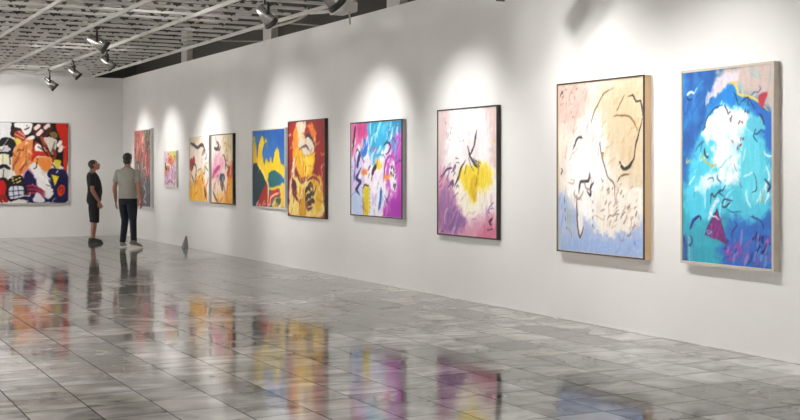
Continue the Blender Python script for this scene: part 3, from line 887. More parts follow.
def art_pinkblot():
    A = Art(1.17, 1.21, (236, 222, 208), 55, 12, conv=lambda X, Y: ((X - 132) / 106.0, (Y - 28) / 354.0))
    A.blob([(132, 30), (180, 30), (170, 120), (132, 160)], (240, 234, 226), 0.1, 0.06)
    A.blob([(190, 30), (242, 26), (242, 160), (206, 180)], (222, 206, 178), 0.08, 0.06)
    A.blob([(150, 130), (186, 140), (196, 180), (166, 250), (136, 250), (140, 180)], (226, 168, 190), 0.07, 0.09, dry=0.4)
    A.stroke([(136, 250), (154, 214), (176, 190)], 0.0434, (186, 66, 130))
    A.stroke([(142, 200), (150, 250)], 0.0372, (196, 90, 140))
    A.stroke([(160, 60), (170, 84), (158, 100), (146, 92)], 0.0273, (54, 34, 30))
    A.stroke([(150, 100), (172, 104), (178, 84)], 0.0186, (90, 40, 34))
    A.blob([(180, 232), (196, 240), (194, 290), (188, 324), (178, 290), (172, 250)], (62, 80, 94), 0.015, 0.03)
    A.stroke([(176, 240), (196, 236), (200, 262)], 0.0124, (40, 40, 50))
    A.blob([(218, 190), (240, 170), (242, 250), (222, 262), (208, 236)], (204, 70, 40), 0.03, 0.08)
    A.blob([(214, 260), (240, 250), (242, 385), (190, 385), (204, 320)], (232, 168, 56), 0.05, 0.08, dry=0.3)
    A.blob([(150, 340), (190, 330), (196, 385), (150, 385)], (240, 206, 140), 0.05, 0.06)
    A.stroke([(138, 320), (152, 356), (166, 380)], 0.0211, (70, 60, 60))
    A.stroke([(164, 344), (170, 380)], 0.0149, (70, 60, 60))
    A.stroke([(212, 300), (206, 370)], 0.0186, (110, 70, 40))
    A.dashes(18, (140, 150, 240, 378), 75, 0.2, 0.022, [(246, 226, 206), (226, 150, 60), (214, 110, 110), (240, 190, 90)], 0.7, 0.35)
    A.dashes(8, (184, 50, 236, 160), 70, 0.18, 0.02, [(206, 180, 140), (246, 238, 226)], 0.7, 0.4)
    A.dashes(5, (200, 60, 230, 110), 40, 0.05, 0.018, [(190, 150, 60)], 0.8)
    A.scribble(16, (136, 60, 238, 375), [(60, 50, 50), (160, 50, 50), (214, 140, 50), (250, 240, 226), (190, 90, 130)], 0.014, 0.22)
    return A
A = art_pinkblot()
painting('cream canvas with pink blot and slate drop, beside the squiggle canvas', A, 0.05, M_BLACKF, 0.016, ('right', 20.38), 0.896, GW)

# ---- P3: the small one
def art_small():
    A = Art(0.83, 0.69, (226, 206, 214), 70, 21, conv=lambda X, Y: ((X - 40) / 122.0, (Y - 38) / 355.0))
    A.blob([(90, 30), (165, 30), (165, 120), (130, 110), (104, 80)], (206, 206, 120), 0.05, 0.05)
    A.blob([(72, 100), (104, 70), (130, 110), (134, 150), (104, 180), (74, 160)], (226, 140, 104), 0.03, 0.05)
    A.blob([(60, 180), (100, 180), (90, 250), (60, 300), (44, 260)], (206, 136, 96), 0.03, 0.06)
    A.stroke([(50, 150), (54, 200), (72, 220)], 0.0310, (40, 34, 40))
    A.stroke([(124, 170), (138, 190)], 0.0248, (34, 34, 50))
    A.stroke([(84, 160), (104, 200), (90, 250)], 0.0186, (250, 244, 244))
    A.stroke([(110, 110), (84, 130), (78, 150)], 0.0124, (140, 70, 60))
    A.blob([(80, 240), (140, 220), (150, 300), (80, 340), (50, 320)], (206, 176, 206), 0.05, 0.06)
    A.dashes(24, (46, 190, 156, 380), 55, 0.13, 0.016, [(250, 244, 246), (190, 150, 196), (220, 180, 200), (150, 100, 130)], 0.8, 0.5)
    A.stroke([(60, 370), (100, 340), (140, 370)], 0.0136, (130, 120, 124))
    A.stroke([(60, 120), (62, 60)], 0.0099, (150, 130, 150))
    A.scribble(24, (44, 60, 158, 385), [(50, 40, 50), (200, 90, 70), (250, 244, 246), (140, 80, 120), (216, 150, 60)], 0.010, 0.14)
    return A
A = art_small()
painting('smallest painting, pink and lilac with orange head shape', A, 0.045, M_PALEF, 0.018, ('right', 23.57), 1.158, GW)

# ---- P2: tall red and grey canvas next to the corner
def art_tall():
    A = Art(1.305, 1.64, (150, 124, 116), 60, 31, conv=lambda X, Y: ((X - 20) / 84.0, (Y - 22) / 370.0))
    A.blob([(18, 20), (74, 20), (78, 120), (60, 190), (18, 180)], (182, 116, 106), 0.06, 0.08)
    A.blob([(70, 20), (108, 20), (108, 120), (84, 130), (74, 90)], (112, 112, 90), 0.06, 0.06)
    A.blob([(70, 110), (100, 150), (100, 250), (80, 270), (64, 200)], (186, 112, 110), 0.06, 0.08)
    A.blob([(18, 180), (60, 170), (70, 260), (40, 300), (18, 290)], (136, 130, 124), 0.06, 0.08)
    A.blob([(18, 280), (40, 290), (54, 395), (18, 395)], (150, 88, 80), 0.06, 0.06)
    A.blob([(54, 270), (108, 250), (108, 395), (54, 395)], (94, 100, 108), 0.06, 0.06)
    A.dashes(50, (20, 30, 102, 250), 70, 0.26, 0.022, [(206, 136, 126), (136, 70, 64), (230, 206, 200), (88, 70, 66), (120, 120, 110)], 0.75, 0.3)
    A.dashes(36, (20, 200, 102, 388), 65, 0.24, 0.02, [(206, 206, 206), (40, 40, 46), (110, 120, 130), (170, 80, 70), (236, 230, 226)], 0.8, 0.5)
    A.stroke([(74, 60), (80, 110), (88, 150), (78, 200)], 0.0186, (50, 38, 36))
    A.stroke([(26, 190), (44, 176), (48, 220), (36, 250)], 0.0149, (46, 44, 46))
    A.stroke([(64, 290), (80, 320), (70, 360), (86, 380)], 0.0124, (230, 230, 232))
    A.stroke([(56, 300), (66, 330), (60, 370)], 0.0161, (34, 34, 40))
    A.stroke([(30, 50), (44, 40), (50, 70)], 0.0124, (90, 40, 36))
    A.dashes(40, (20, 24, 102, 390), 75, 0.18, 0.014, [(60, 52, 50), (222, 206, 200), (176, 112, 104), (96, 92, 84), (150, 140, 134)], 0.8, 0.45)
    A.scribble(34, (20, 30, 102, 388), [(34, 30, 32), (228, 220, 214), (160, 86, 78), (90, 96, 100)], 0.012, 0.24)
    return A
A = art_tall()
painting('tall dusty red and grey streaked canvas nearest the far corner', A, 0.06, M_PALEF, 0.02, ('right', 25.60), 0.70, GW)

# ---- P1: large figurative canvas on the back wall (runs past the left edge of the photo)
def art_crowd():
    # sketch units: pixels of the photo for the part in view
    A = Art(1.98, 1.78, (226, 222, 214), 62, 41, conv=lambda u, v: ((u + 22) / 91.0, (v - 122.6) / 80.5))
    def a(X, Y): return (X / 9.33, 118 + Y / 9.33)
    def b_(X, Y): return (X / 8.75, 160 + Y / 8.75)
    bk, navy, red, org = (24, 20, 22), (34, 30, 82), (204, 52, 30), (224, 150, 88)
    def B(f, pts, col, **k): A.blob([f(*p) for p in pts], col, wob=0.02, **k)
    def S(f, pts, r, col, **k): A.stroke([f(*p) for p in pts], r, col, wob=0.01, **k)
    # out of frame left
    A.blob([(-22, 122), (-4, 122), (-6, 150), (-22, 156)], (196, 60, 40), wob=0.03)
    A.blob([(-22, 160), (-6, 156), (-2, 204), (-22, 204)], (40, 60, 120), wob=0.03)
    A.stroke([(-20, 140), (-10, 150), (-4, 170), (-12, 190)], 0.0310, bk)
    # black ground top and right
    B(a, [(108, 30), (160, 36), (300, 40), (640, 30), (640, 420), (540, 420), (300, 200), (230, 190), (130, 180), (100, 140)], bk)
    B(a, [(10, 40), (108, 40), (112, 100), (100, 150), (60, 210), (0, 260)], (222, 222, 224))
    B(a, [(150, 44), (300, 44), (300, 110), (270, 150), (230, 150), (196, 96), (160, 100)], (240, 238, 236))
    S(a, [(258, 66), (262, 74)], 0.0240, bk)
    B(a, [(330, 60), (470, 50), (500, 90), (460, 150), (380, 190), (330, 170), (310, 110)], (84, 32, 32))
    for p, q in (((340, 92), (366, 70)), ((432, 84), (458, 62)), ((362, 148), (392, 118)), ((282, 190), (312, 178)), ((552, 250), (572, 220)), ((566, 300), (586, 266))):
        S(a, [p, q], 0.0496, (240, 226, 220), taper=(0.9, 0.9))
    B(a, [(530, 44), (634, 44), (634, 420), (600, 420), (596, 240), (560, 160)], red)
    B(b_, [(560, 0), (592, 0), (592, 130), (575, 130)], (206, 64, 36))
    B(a, [(140, 140), (200, 110), (250, 180), (220, 220), (160, 210)], (178, 70, 48))
    S(a, [(150, 150), (230, 190)], 0.0240, (230, 220, 206)); S(a, [(180, 120), (240, 170)], 0.0240, (240, 236, 226))
    S(a, [(110, 140), (150, 100), (190, 110)], 0.0320, (60, 30, 30))
    B(a, [(96, 230), (140, 200), (180, 190), (210, 215), (150, 275), (120, 260)], (220, 206, 96))
    S(a, [(0, 260), (50, 220), (110, 230), (130, 290), (100, 330), (0, 330)], 0.0880, bk)
    B(a, [(30, 280), (80, 262), (110, 290), (80, 312), (34, 308)], (206, 200, 214))
    B(a, [(0, 345), (100, 340), (100, 420), (0, 420)], (226, 222, 200))
    S(a, [(40, 340), (36, 420)], 0.0160, (150, 140, 60)); S(a, [(100, 320), (104, 430)], 0.0400, bk)
    # the orange head and red eye
    B(a, [(150, 280), (230, 215), (310, 200), (330, 260), (320, 400), (280, 470), (160, 470), (120, 400)], org)
    B(b_, [(120, 0), (300, 0), (260, 60), (220, 110), (180, 130), (140, 110)], org)
    A.dashes(16, (14, 146, 32, 168), 62, 0.22, 0.018, [(150, 84, 44), (240, 180, 120), (176, 100, 56)], 0.85, 0.2)
    B(a, [(330, 220), (380, 230), (440, 280), (476, 340), (470, 360), (400, 350), (340, 360), (320, 400), (296, 390)], red)
    B(a, [(344, 238), (390, 246), (440, 306), (380, 310), (330, 300)], (240, 236, 232))
    S(a, [(362, 262), (420, 310)], 0.0360, (40, 40, 46))
    S(a, [(480, 380), (420, 300), (384, 240), (330, 210), (312, 300)], 0.0176, bk)
    B(a, [(420, 175), (500, 180), (536, 210), (520, 330), (490, 330), (450, 260), (420, 220)], (214, 206, 196))
    S(a, [(520, 210), (500, 280), (486, 340)], 0.0200, (130, 140, 110)); S(a, [(390, 165), (410, 220), (450, 270)], 0.0320, (180, 90, 60))
    B(a, [(470, 140), (520, 120), (546, 170), (500, 176)], (140, 120, 60))
    B(a, [(330, 370), (470, 360), (500, 400), (470, 470), (360, 470), (330, 420)], (232, 160, 84))
    B(b_, [(320, 0), (440, 0), (440, 80), (400, 100), (360, 60)], (228, 150, 74))
    S(a, [(350, 376), (362, 386)], 0.0320, (50, 40, 30))
    S(a, [(500, 280), (520, 340), (500, 410)], 0.0360, (150, 60, 40))
    B(b_, [(480, 0), (536, 0), (530, 50), (504, 80), (486, 50)], (222, 206, 84))
    # lower half
    B(b_, [(440, 80), (500, 70), (600, 120), (602, 362), (420, 362), (470, 300), (420, 160)], navy)
    B(b_, [(220, 120), (260, 80), (300, 120), (330, 200), (360, 300), (460, 362), (220, 362), (206, 200)], navy)
    B(b_, [(260, 60), (320, 20), (360, 60), (380, 130), (440, 200), (474, 280), (450, 322), (400, 300), (340, 200), (300, 120)], (238, 234, 232))
    A.dashes(12, (34, 168, 50, 192), -58, 0.2, 0.014, [(206, 206, 214), (250, 248, 246)], 0.8, 0.15)
    S(b_, [(206, 200), (220, 110), (260, 80), (300, 130)], 0.0176, (200, 150, 190))
    for k in range(5):
        S(b_, [(232, 232 + 16 * k), (300, 222 + 16 * k), (400, 276 + 10 * k)], 0.0160, (190, 66, 96) if k % 2 == 0 else (110, 30, 70))
    B(b_, [(300, 362), (330, 280), (400, 362)], (226, 222, 226))
    B(b_, [(454, 124), (524, 146), (484, 222)], (236, 214, 66), sharp=True)
    S(b_, [(500, 110), (512, 92)], 0.0400, (230, 220, 240))
    B(b_, [(510, 250), (540, 215), (572, 230), (570, 290), (536, 316), (510, 296)], (226, 84, 40))
    S(b_, [(530, 290), (530, 250), (552, 240), (556, 280), (540, 294)], 0.0144, (120, 30, 20))
    B(b_, [(0, 170), (40, 165), (74, 200), (70, 270), (40, 300), (0, 300)], (198, 34, 34))
    S(b_, [(0, 165), (50, 165), (80, 210), (74, 290), (30, 340), (0, 350)], 0.0400, bk)
    B(b_, [(0, 310), (60, 300), (80, 362), (0, 362)], (150, 34, 34))
    B(b_, [(90, 160), (190, 130), (210, 200), (100, 215)], bk)
    for (x, y) in ((120, 180), (150, 170), (176, 156), (130, 204), (160, 196), (180, 186), (118, 158)):
        S(b_, [(x, y), (x + 5, y - 2)], 0.0208, (226, 206, 120), taper=(0.9, 0.9))
    B(b_, [(84, 250), (110, 222), (200, 222), (226, 260), (214, 320), (110, 346), (84, 310)], (218, 220, 232))
    S(b_, [(84, 250), (110, 218), (200, 216), (230, 260), (216, 324), (110, 350), (80, 310), (84, 250)], 0.0280, bk)
    S(b_, [(92, 272), (220, 262)], 0.0280, navy); S(b_, [(92, 316), (214, 300)], 0.0280, navy)
    S(b_, [(124, 226), (130, 342)], 0.0208, bk); S(b_, [(166, 222), (172, 334)], 0.0208, bk)
    B(b_, [(130, 356), (190, 342), (250, 356), (240, 366), (130, 366)], (224, 220, 220))
    S(b_, [(0, 70), (50, 50), (96, 80)], 0.0400, bk); B(b_, [(0, 90), (80, 80), (86, 140), (0, 150)], (216, 214, 206))
    S(b_, [(44, 80), (40, 150)], 0.0240, bk)
    A.scribble(26, (2, 124, 67, 202), [(24, 20, 22), (238, 232, 226), (60, 30, 30), (34, 30, 82)], 0.010, 0.16)
    return A
A = art_crowd()
painting('large figurative canvas with orange head and black outlines on back wall', A, 0.06, M_GREYF, 0.018, ('back', 4.765), 0.745, None)

# ------------------------------------------------------------------ spotlights on the ceiling lattice
M_CAN = mat('brushed_aluminium', (206, 204, 202), 0.22, 0.85, noise=0.08, scale=20)
M_CANB = mat('dark_lamp_housing', (52, 50, 50), 0.4, 0.4)
M_LENS = emit_mat('lit_lamp_lens', (255, 244, 226), 6.0)
def lathe(bm, prof, M, seg=20):
    rings = []
    for z, r in prof:
        rings.append([bm.verts.new(M @ Vector((r * math.cos(2 * math.pi * k / seg), r * math.sin(2 * math.pi * k / seg), z))) for k in range(seg)])
    for a, c in zip(rings, rings[1:]):
        for k in range(seg):
            j = (k + 1) % seg
            bm.faces.new((a[k], a[j], c[j], c[k]))
    bm.faces.new(rings[0][::-1]); bm.faces.new(rings[-1])

def spotlight(loc, target, label, size=1.0, power=None, cone=44, blend=1.0, detail=True, lens_size=0.035, color=(1.0, 0.985, 0.965)):
    root = empty('ceiling_spotlight', (loc[0], loc[1], ZB))
    tag(root, label, 'spotlight', 'spotlights hung from the ceiling lattice')
    p = Vector((0, 0, loc[2] - ZB))
    d = (Vector(target) - Vector(loc)).normalized()
    M = Matrix.Translation(p) @ d.to_track_quat('Z', 'X').to_matrix().to_4x4() @ Matrix.Scale(size, 4)
    b = bmesh.new(); lathe(b, [(-0.13, 0.02), (-0.12, 0.055), (-0.02, 0.062), (0.0, 0.075), (0.13, 0.082), (0.13, 0.074), (0.04, 0.066), (0.03, 0.03)], M)
    obj('housing', b, M_CAN, root, True)
    b = bmesh.new(); lathe(b, [(0.115, 0.083), (0.115, 0.094), (0.15, 0.094), (0.15, 0.080), (0.13, 0.079)], M)
    obj('rim', b, M_CANB, root, True)
    b = bmesh.new(); lathe(b, [(0.06, 0.066), (0.075, 0.06), (0.08, 0.03)], M)
    obj('lens', b, M_LENS, root, True)
    b = bmesh.new()
    X = Vector((M[0][0], M[1][0], M[2][0])).normalized()
    sx = X if abs(X.z) < 0.5 else Vector((M[0][1], M[1][1], M[2][1])).normalized()
    sx.z = 0; sx.normalize()
    top = Vector((0, 0, p.z + 0.13 * size))
    for s in (-1, 1):
        bar(b, p + sx * s * 0.085 * size, top + sx * s * 0.085 * size, 0.012, 0.03)
    bar(b, top - sx * 0.09 * size, top + sx * 0.09 * size, 0.03, 0.012)
    obj('yoke', b, M_CANB, root)
    b = bmesh.new()
    tube(b, [top, (0, 0, 0.01)], 0.012, 10)
    box(b, -0.035, 0.035, -0.045, 0.045, -0.012, 0.03)
    obj('clamp', b, M_CANB, root)
    if power:
        ld = bpy.data.lights.new('lamp', 'SPOT')
        ld.energy = power; ld.spot_size = math.radians(cone); ld.spot_blend = blend
        ld.shadow_soft_size = lens_size; ld.color = color
        lo = bpy.data.objects.new('lamp', ld)
        COL.objects.link(lo)
        lo.parent = root
        lo.location = p + d * 0.17 * size
        lo.rotation_euler = d.to_track_quat('-Z', 'Y').to_euler()
    return root

SP = [  # position, point aimed at, label, power factor, cone, size
    ((5.28, 13.83, 3.40), (XW, 14.15, 1.60), 'silver spotlight nearest the first grey wall column', 0.56, 70, 1.0),
    ((4.18, 17.89, 3.40), (XW, 17.3, 1.60), 'largest silver spotlight in the middle of the lattice', 0.85, 62, 1.15),
    ((5.11, 21.12, 3.40), (XW, 21.05, 1.60), 'silver spotlight just beyond the largest one, near lattice edge', 0.58, 66, 1.0),
    ((5.06, 23.57, 3.40), (XW, 23.6, 1.60), 'small dark spotlight second from the back wall', 0.55, 62, 0.95),
    ((5.06, 25.90, 3.34), (XW, 25.6, 1.60), 'spotlight with bright rim hanging before the back wall', 0.5, 66, 1.1),
    ((5.25, 11.85, 3.40), (XW, 11.85, 1.60), 'spotlight above the white and mauve painting', 0.50, 74, 1.2),
    ((5.0, 9.40, 3.40), (XW, 9.30, 1.30), 'spotlight above the oak framed painting', 0.56, 94, 1.2),
    ((5.0, 7.65, 3.40), (XW, 7.60, 1.30), 'spotlight above the blue painting', 0.54, 94, 1.2),
    ((5.0, 5.4, 3.40), (XW, 5.4, 1.65), 'spotlight over bare wall beside the camera', 0.30, 84, 1.2),
    ((3.6, 24.9, 3.40), (4.5, YB, 1.6), 'spotlight aimed at the back wall painting', 0.62, 96, 1.2),
    ((1.2, 24.9, 3.40), (1.5, YB, 1.5), 'spotlight aimed at the back wall, left of the painting', 0.5, 110, 1.2),
]
for loc, tgt, lab, pf, cone, sz in SP:
    spotlight(loc, tgt, lab, sz, SPOT_W * pf, cone)
for y, k in ((25.0, 2.0), (22.0, 1.6), (17.0, 1.3), (12.0, 1.0), (7.0, 0.7), (2.0, 0.5)):  # added lamps: the lit left wall bounces ambient light across the room
    spotlight((-4.6, y, 3.4), (XL, y, 1.6), 'added fill spotlight washing the unseen left wall', 1.0, WASH_W * k, 80, 0.9)
for x in (-4.0, 0.0, 4.0):  # added lamps, more ambient bounce from behind the camera
    spotlight((x, -2.4, 3.4), (x, YF, 1.6), 'added fill spotlight washing the wall behind the camera', 1.0, WASH_W * 0.6, 80, 0.9)
# added lamp; with the unseen fixture below it makes the wedge shadow
spotlight((5.0, 9.40, 3.47), (XW, 9.85, 2.75), 'added lamp lighting the upper wall around the wedge shadow, above the oak framed painting', 0.9, 52.0, 84)
for x, y in ((1.2, 5.5), (0.8, 9.5), (1.0, 14.0), (0.2, 19.0)):  # added lamps to lift the brightness of the floor
    spotlight((x, y, 3.40), (x + 0.1, y, 0.0), 'added downlight brightening the middle of the floor', 1.0, 190.0, 130)
fl = empty('shadow_fixture', (6.0, 9.50, ZB))  # unseen fixture, placed and shaped to shade the upper wall
tag(fl, 'unseen square fixture shaped to cast the wedge shadow above the oak framed painting', 'shadow_fixture')
b = bmesh.new(); box(b, -0.05, 0.05, -0.17, 0.17, -0.10, 0.10)
bmesh.ops.bevel(b, geom=b.edges[:], offset=0.01, segments=2, affect='EDGES')
bmesh.ops.rotate(b, cent=(0, 0, 0), matrix=Matrix.Rotation(math.radians(-36), 3, 'X'), verts=b.verts[:])
bmesh.ops.translate(b, vec=(0, -0.01, -0.345), verts=b.verts[:])
obj('housing', b, M_CANB, fl)
b = bmesh.new(); bar(b, (0, 0.0, -0.27), (0, 0, 0.02), 0.03); obj('bracket', b, M_CANB, fl)

# fill lamps added above the lattice to brighten deck and joists
M_TUBE = emit_mat('fill_lamp_glass', (255, 248, 236), 3.0)
for y in (10.5, 15.5, 20.5, 25.2):
    for x in (1.0, 4.4):
        r = empty('fill_lamp', (x, y, 4.95))
        tag(r, 'added fill lamp above the ceiling lattice', 'lamp', 'added fill lamps under the roof deck')
        b = bmesh.new(); lathe(b, [(-0.06, 0.10), (0.0, 0.12)], Matrix.Identity(4)); obj('housing', b, M_CANB, r, True)
        b = bmesh.new(); lathe(b, [(-0.12, 0.04), (-0.10, 0.08), (-0.06, 0.095)], Matrix.Identity(4)); obj('globe', b, M_TUBE, r, True)
        ld = bpy.data.lights.new('lamp', 'POINT'); ld.energy = PLENUM_W; ld.shadow_soft_size = 0.1; ld.color = (1, 0.98, 0.95)
        lo = bpy.data.objects.new('lamp', ld); COL.objects.link(lo); lo.parent = r; lo.location = (0, 0, -0.3)

# ------------------------------------------------------------------ loose bits round the lattice edge
M_CABLE = mat('pale_cable', (176, 172, 162), 0.5)
def cable(name, pts, r, label, cat, m=M_CABLE, group=None):
    b = bmesh.new()
    q = catmull([tuple(p) for p in pts], False, 5)
    tube(b, [tuple(v) for v in q], r, 8)
    return tag(obj(name, b, m, None, True), label, cat, group)
cable('tie_wire', [(5.95, 18.98, 3.66), (6.6, 18.98, 3.64), (XW + 0.42, 18.97, 3.67)], 0.012, 'thin wire from lattice to dark wall beyond second column', 'wire')
cable('tie_wire', [(6.31, 16.36, 3.66), (6.9, 16.36, 3.64), (XW + 0.42, 16.36, 3.63)], 0.012, 'thin wire from lattice to dark wall between the two nearer columns', 'wire')
cable('power_cable', [(6.33, 17.0, 3.62), (6.42, 16.4, 3.60), (6.46, 15.6, 3.62), (6.36, 14.9, 3.66)], 0.022, 'pale cable looping along the lattice edge', 'cable')
jb = empty('junction_box', (6.30, 13.75, ZB - 0.13))
tag(jb, 'pale junction box at lattice edge with a dangling wire tail', 'junction box')
b = bmesh.new(); box(b, -0.10, 0.10, -0.22, 0.22, 0, 0.13); bmesh.ops.bevel(b, geom=b.edges[:], offset=0.012, segments=2, affect='EDGES'); obj('housing', b, M_BEAM, jb)
b = bmesh.new(); tube(b, [(0.02, -0.14, 0.01), (0.02, -0.15, -0.06), (0.03, -0.14, -0.15)], 0.011, 8); obj('wire_tail', b, M_CABLE, jb, True)
b = bmesh.new(); tube(b, [(0, 0.21, 0.07), (0, 0.6, 0.09), (0.01, 1.1, 0.14)], 0.025, 8); obj('conduit', b, M_BEAM, jb, True)

# small dark wedge at the foot of the wall
ws = empty('door_stop', (XW - 0.05, 22.55, 0))
b = bmesh.new()
v = [b.verts.new(p) for p in ((-0.05, -0.07, 0), (0.05, -0.07, 0), (0.05, 0.07, 0), (-0.05, 0.07, 0), (0.03, 0.03, 0.22), (0.05, 0.03, 0.22), (0.05, 0.06, 0.22), (0.03, 0.06, 0.22))]
for f in ((3, 2, 1, 0), (4, 5, 6, 7), (0, 1, 5, 4), (1, 2, 6, 5), (2, 3, 7, 6), (3, 0, 4, 7)): b.faces.new([v[i] for i in f])
wedge = obj('wedge', b, mat('grey_rubber', (128, 128, 132), 0.7), ws)
tag(ws, 'small grey wedge standing on floor against long white wall', 'door stop')
# ------------------------------------------------------------------ the two visitors
def remeshed(name, bm, m, parent, voxel=0.009, smooth=4):
    me = bpy.data.meshes.new(name + '_raw')
    bmesh.ops.recalc_face_normals(bm, faces=bm.faces[:])
    bm.to_mesh(me); bm.free()
    o = bpy.data.objects.new(name, me); COL.objects.link(o)
    r = o.modifiers.new('r', 'REMESH'); r.mode = 'VOXEL'; r.voxel_size = voxel
    s = o.modifiers.new('s', 'SMOOTH'); s.iterations = smooth; s.factor = 0.5
    dg = bpy.context.evaluated_depsgraph_get()
    me2 = bpy.data.meshes.new_from_object(o.evaluated_get(dg))
    o.modifiers.clear()
    o.data = me2
    bpy.data.meshes.remove(me)
    me2.name = name
    me2.materials.clear(); me2.materials.append(m)
    for p in me2.polygons: p.use_smooth = True
    o.parent = parent
    return o

M_SKIN = mat('skin', (150, 100, 80), 0.5, noise=0.05, scale=20)
M_SKIN2 = mat('fair_skin', (164, 114, 92), 0.5, noise=0.05, scale=20)
M_HAIR = mat('black_hair', (24, 20, 18), 0.5, noise=0.3, scale=60)
M_STUBBLE = mat('cropped_dark_hair', (44, 36, 32), 0.55, noise=0.2, scale=80)
M_BTEE = mat('black_cotton', (24, 23, 25), 0.85, noise=0.15, scale=30)
M_GTEE = mat('grey_cotton', (150, 148, 141), 0.85, noise=0.06, scale=12)
M_SHORT = mat('dark_shorts_cloth', (26, 25, 29), 0.85, noise=0.15, scale=20)
M_JEAN = mat('dark_denim', (22, 26, 38), 0.85, noise=0.25, scale=9)
M_SHOE = mat('black_shoe_leather', (22, 21, 22), 0.5)
M_SNEAK = mat('grey_sneaker_cloth', (110, 106, 104), 0.7)
M_SOLEB = mat('dark_sole_rubber', (40, 38, 38), 0.7)
M_SOLEW = mat('white_sole_rubber', (214, 212, 206), 0.6)
M_EYE = mat('eye', (236, 232, 226), 0.3)
M_LIP = mat('lip', (140, 78, 70), 0.5)

def vlerp(a, c, t): return Vector(a).lerp(Vector(c), t)

def loft(bm, secs, seg=20):
    """horizontal elliptical sections: (z, cx, cy, rx, ry)"""
    rings = []
    for z, cx, cy, rx, ry in secs:
        rings.append([bm.verts.new((cx + rx * math.cos(2 * math.pi * k / seg), cy + ry * math.sin(2 * math.pi * k / seg), z)) for k in range(seg)])
    for a, c in zip(rings, rings[1:]):
        for k in range(seg):
            j = (k + 1) % seg
            bm.faces.new((a[k], a[j], c[j], c[k]))
    bm.faces.new(rings[0][::-1]); bm.faces.new(rings[-1])

def hand(bm, wrist, down, palm_n, thumb_side, s=1.0):
    """a relaxed hand: palm, four unequal curled fingers, thumb leaving the side of the palm"""
    d = Vector(down).normalized(); n = Vector(palm_n); n = (n - d * n.dot(d)).normalized()
    t = d.cross(n).normalized() * (1 if thumb_side > 0 else -1)
    w = Vector(wrist)
    # palm
    for k in (-1.5, -0.5, 0.5, 1.5):
        tube(bm, [w + d * 0.0, w + d * 0.045 * s + t * (k * 0.012), w + d * 0.095 * s + t * (k * 0.0205)], [(0.017, 0.014), (0.015, 0.013), (0.0115, 0.011)], 8)
    for k, L in ((1.5, 0.072), (0.5, 0.080), (-0.5, 0.074), (-1.5, 0.058)):
        b0 = w + d * 0.092 * s + t * (k * 0.0225)
        e = d
        p = [b0]
        for f, bend in ((0.42, 0.22), (0.32, 0.5), (0.26, 0.8)):
            e2 = (d * math.cos(bend) + n * math.sin(bend)).normalized() + t * (k * 0.035)
            p.append(p[-1] + e2 * L * f * s)
        tube(bm, p, [0.0098, 0.0092, 0.0086, 0.0072], 8)
    b0 = w + d * 0.025 * s + t * 0.016
    tube(bm, [b0, b0 + (d * 0.6 + t * 0.7 + n * 0.25) * 0.034, b0 + (d * 0.95 + t * 0.72 + n * 0.45) * 0.058, b0 + (d * 1.3 + t * 0.72 + n * 0.6) * 0.072],
         [0.014, 0.0125, 0.0105, 0.008], 8)

def head_parts(bm, M):
    def E(c, r, rot=None): ell(bm, M @ Vector(c), r, (M.to_3x3() @ (rot or Matrix.Identity(3))))
    E((0, -0.012, 0.035), (0.076, 0.096, 0.088))      # cranium
    E((0, 0.022, -0.030), (0.062, 0.070, 0.082))      # face
    E((0, 0.045, -0.082), (0.036, 0.040, 0.030))      # chin
    E((0, 0.070, 0.022), (0.052, 0.022, 0.016))       # brow
    tube(bm, [M @ Vector(p) for p in ((0, 0.084, 0.012), (0, 0.100, -0.014), (0, 0.108, -0.030), (0, 0.088, -0.040))], [0.009, 0.012, 0.0155, 0.010], 8)
    E((0, 0.084, -0.062), (0.026, 0.012, 0.010))      # mouth ridge
    for s in (-1, 1):
        E((s * 0.036, 0.062, -0.018), (0.022, 0.022, 0.018))   # cheek
        E((s * 0.078, -0.004, -0.005), (0.010, 0.020, 0.032))  # ear

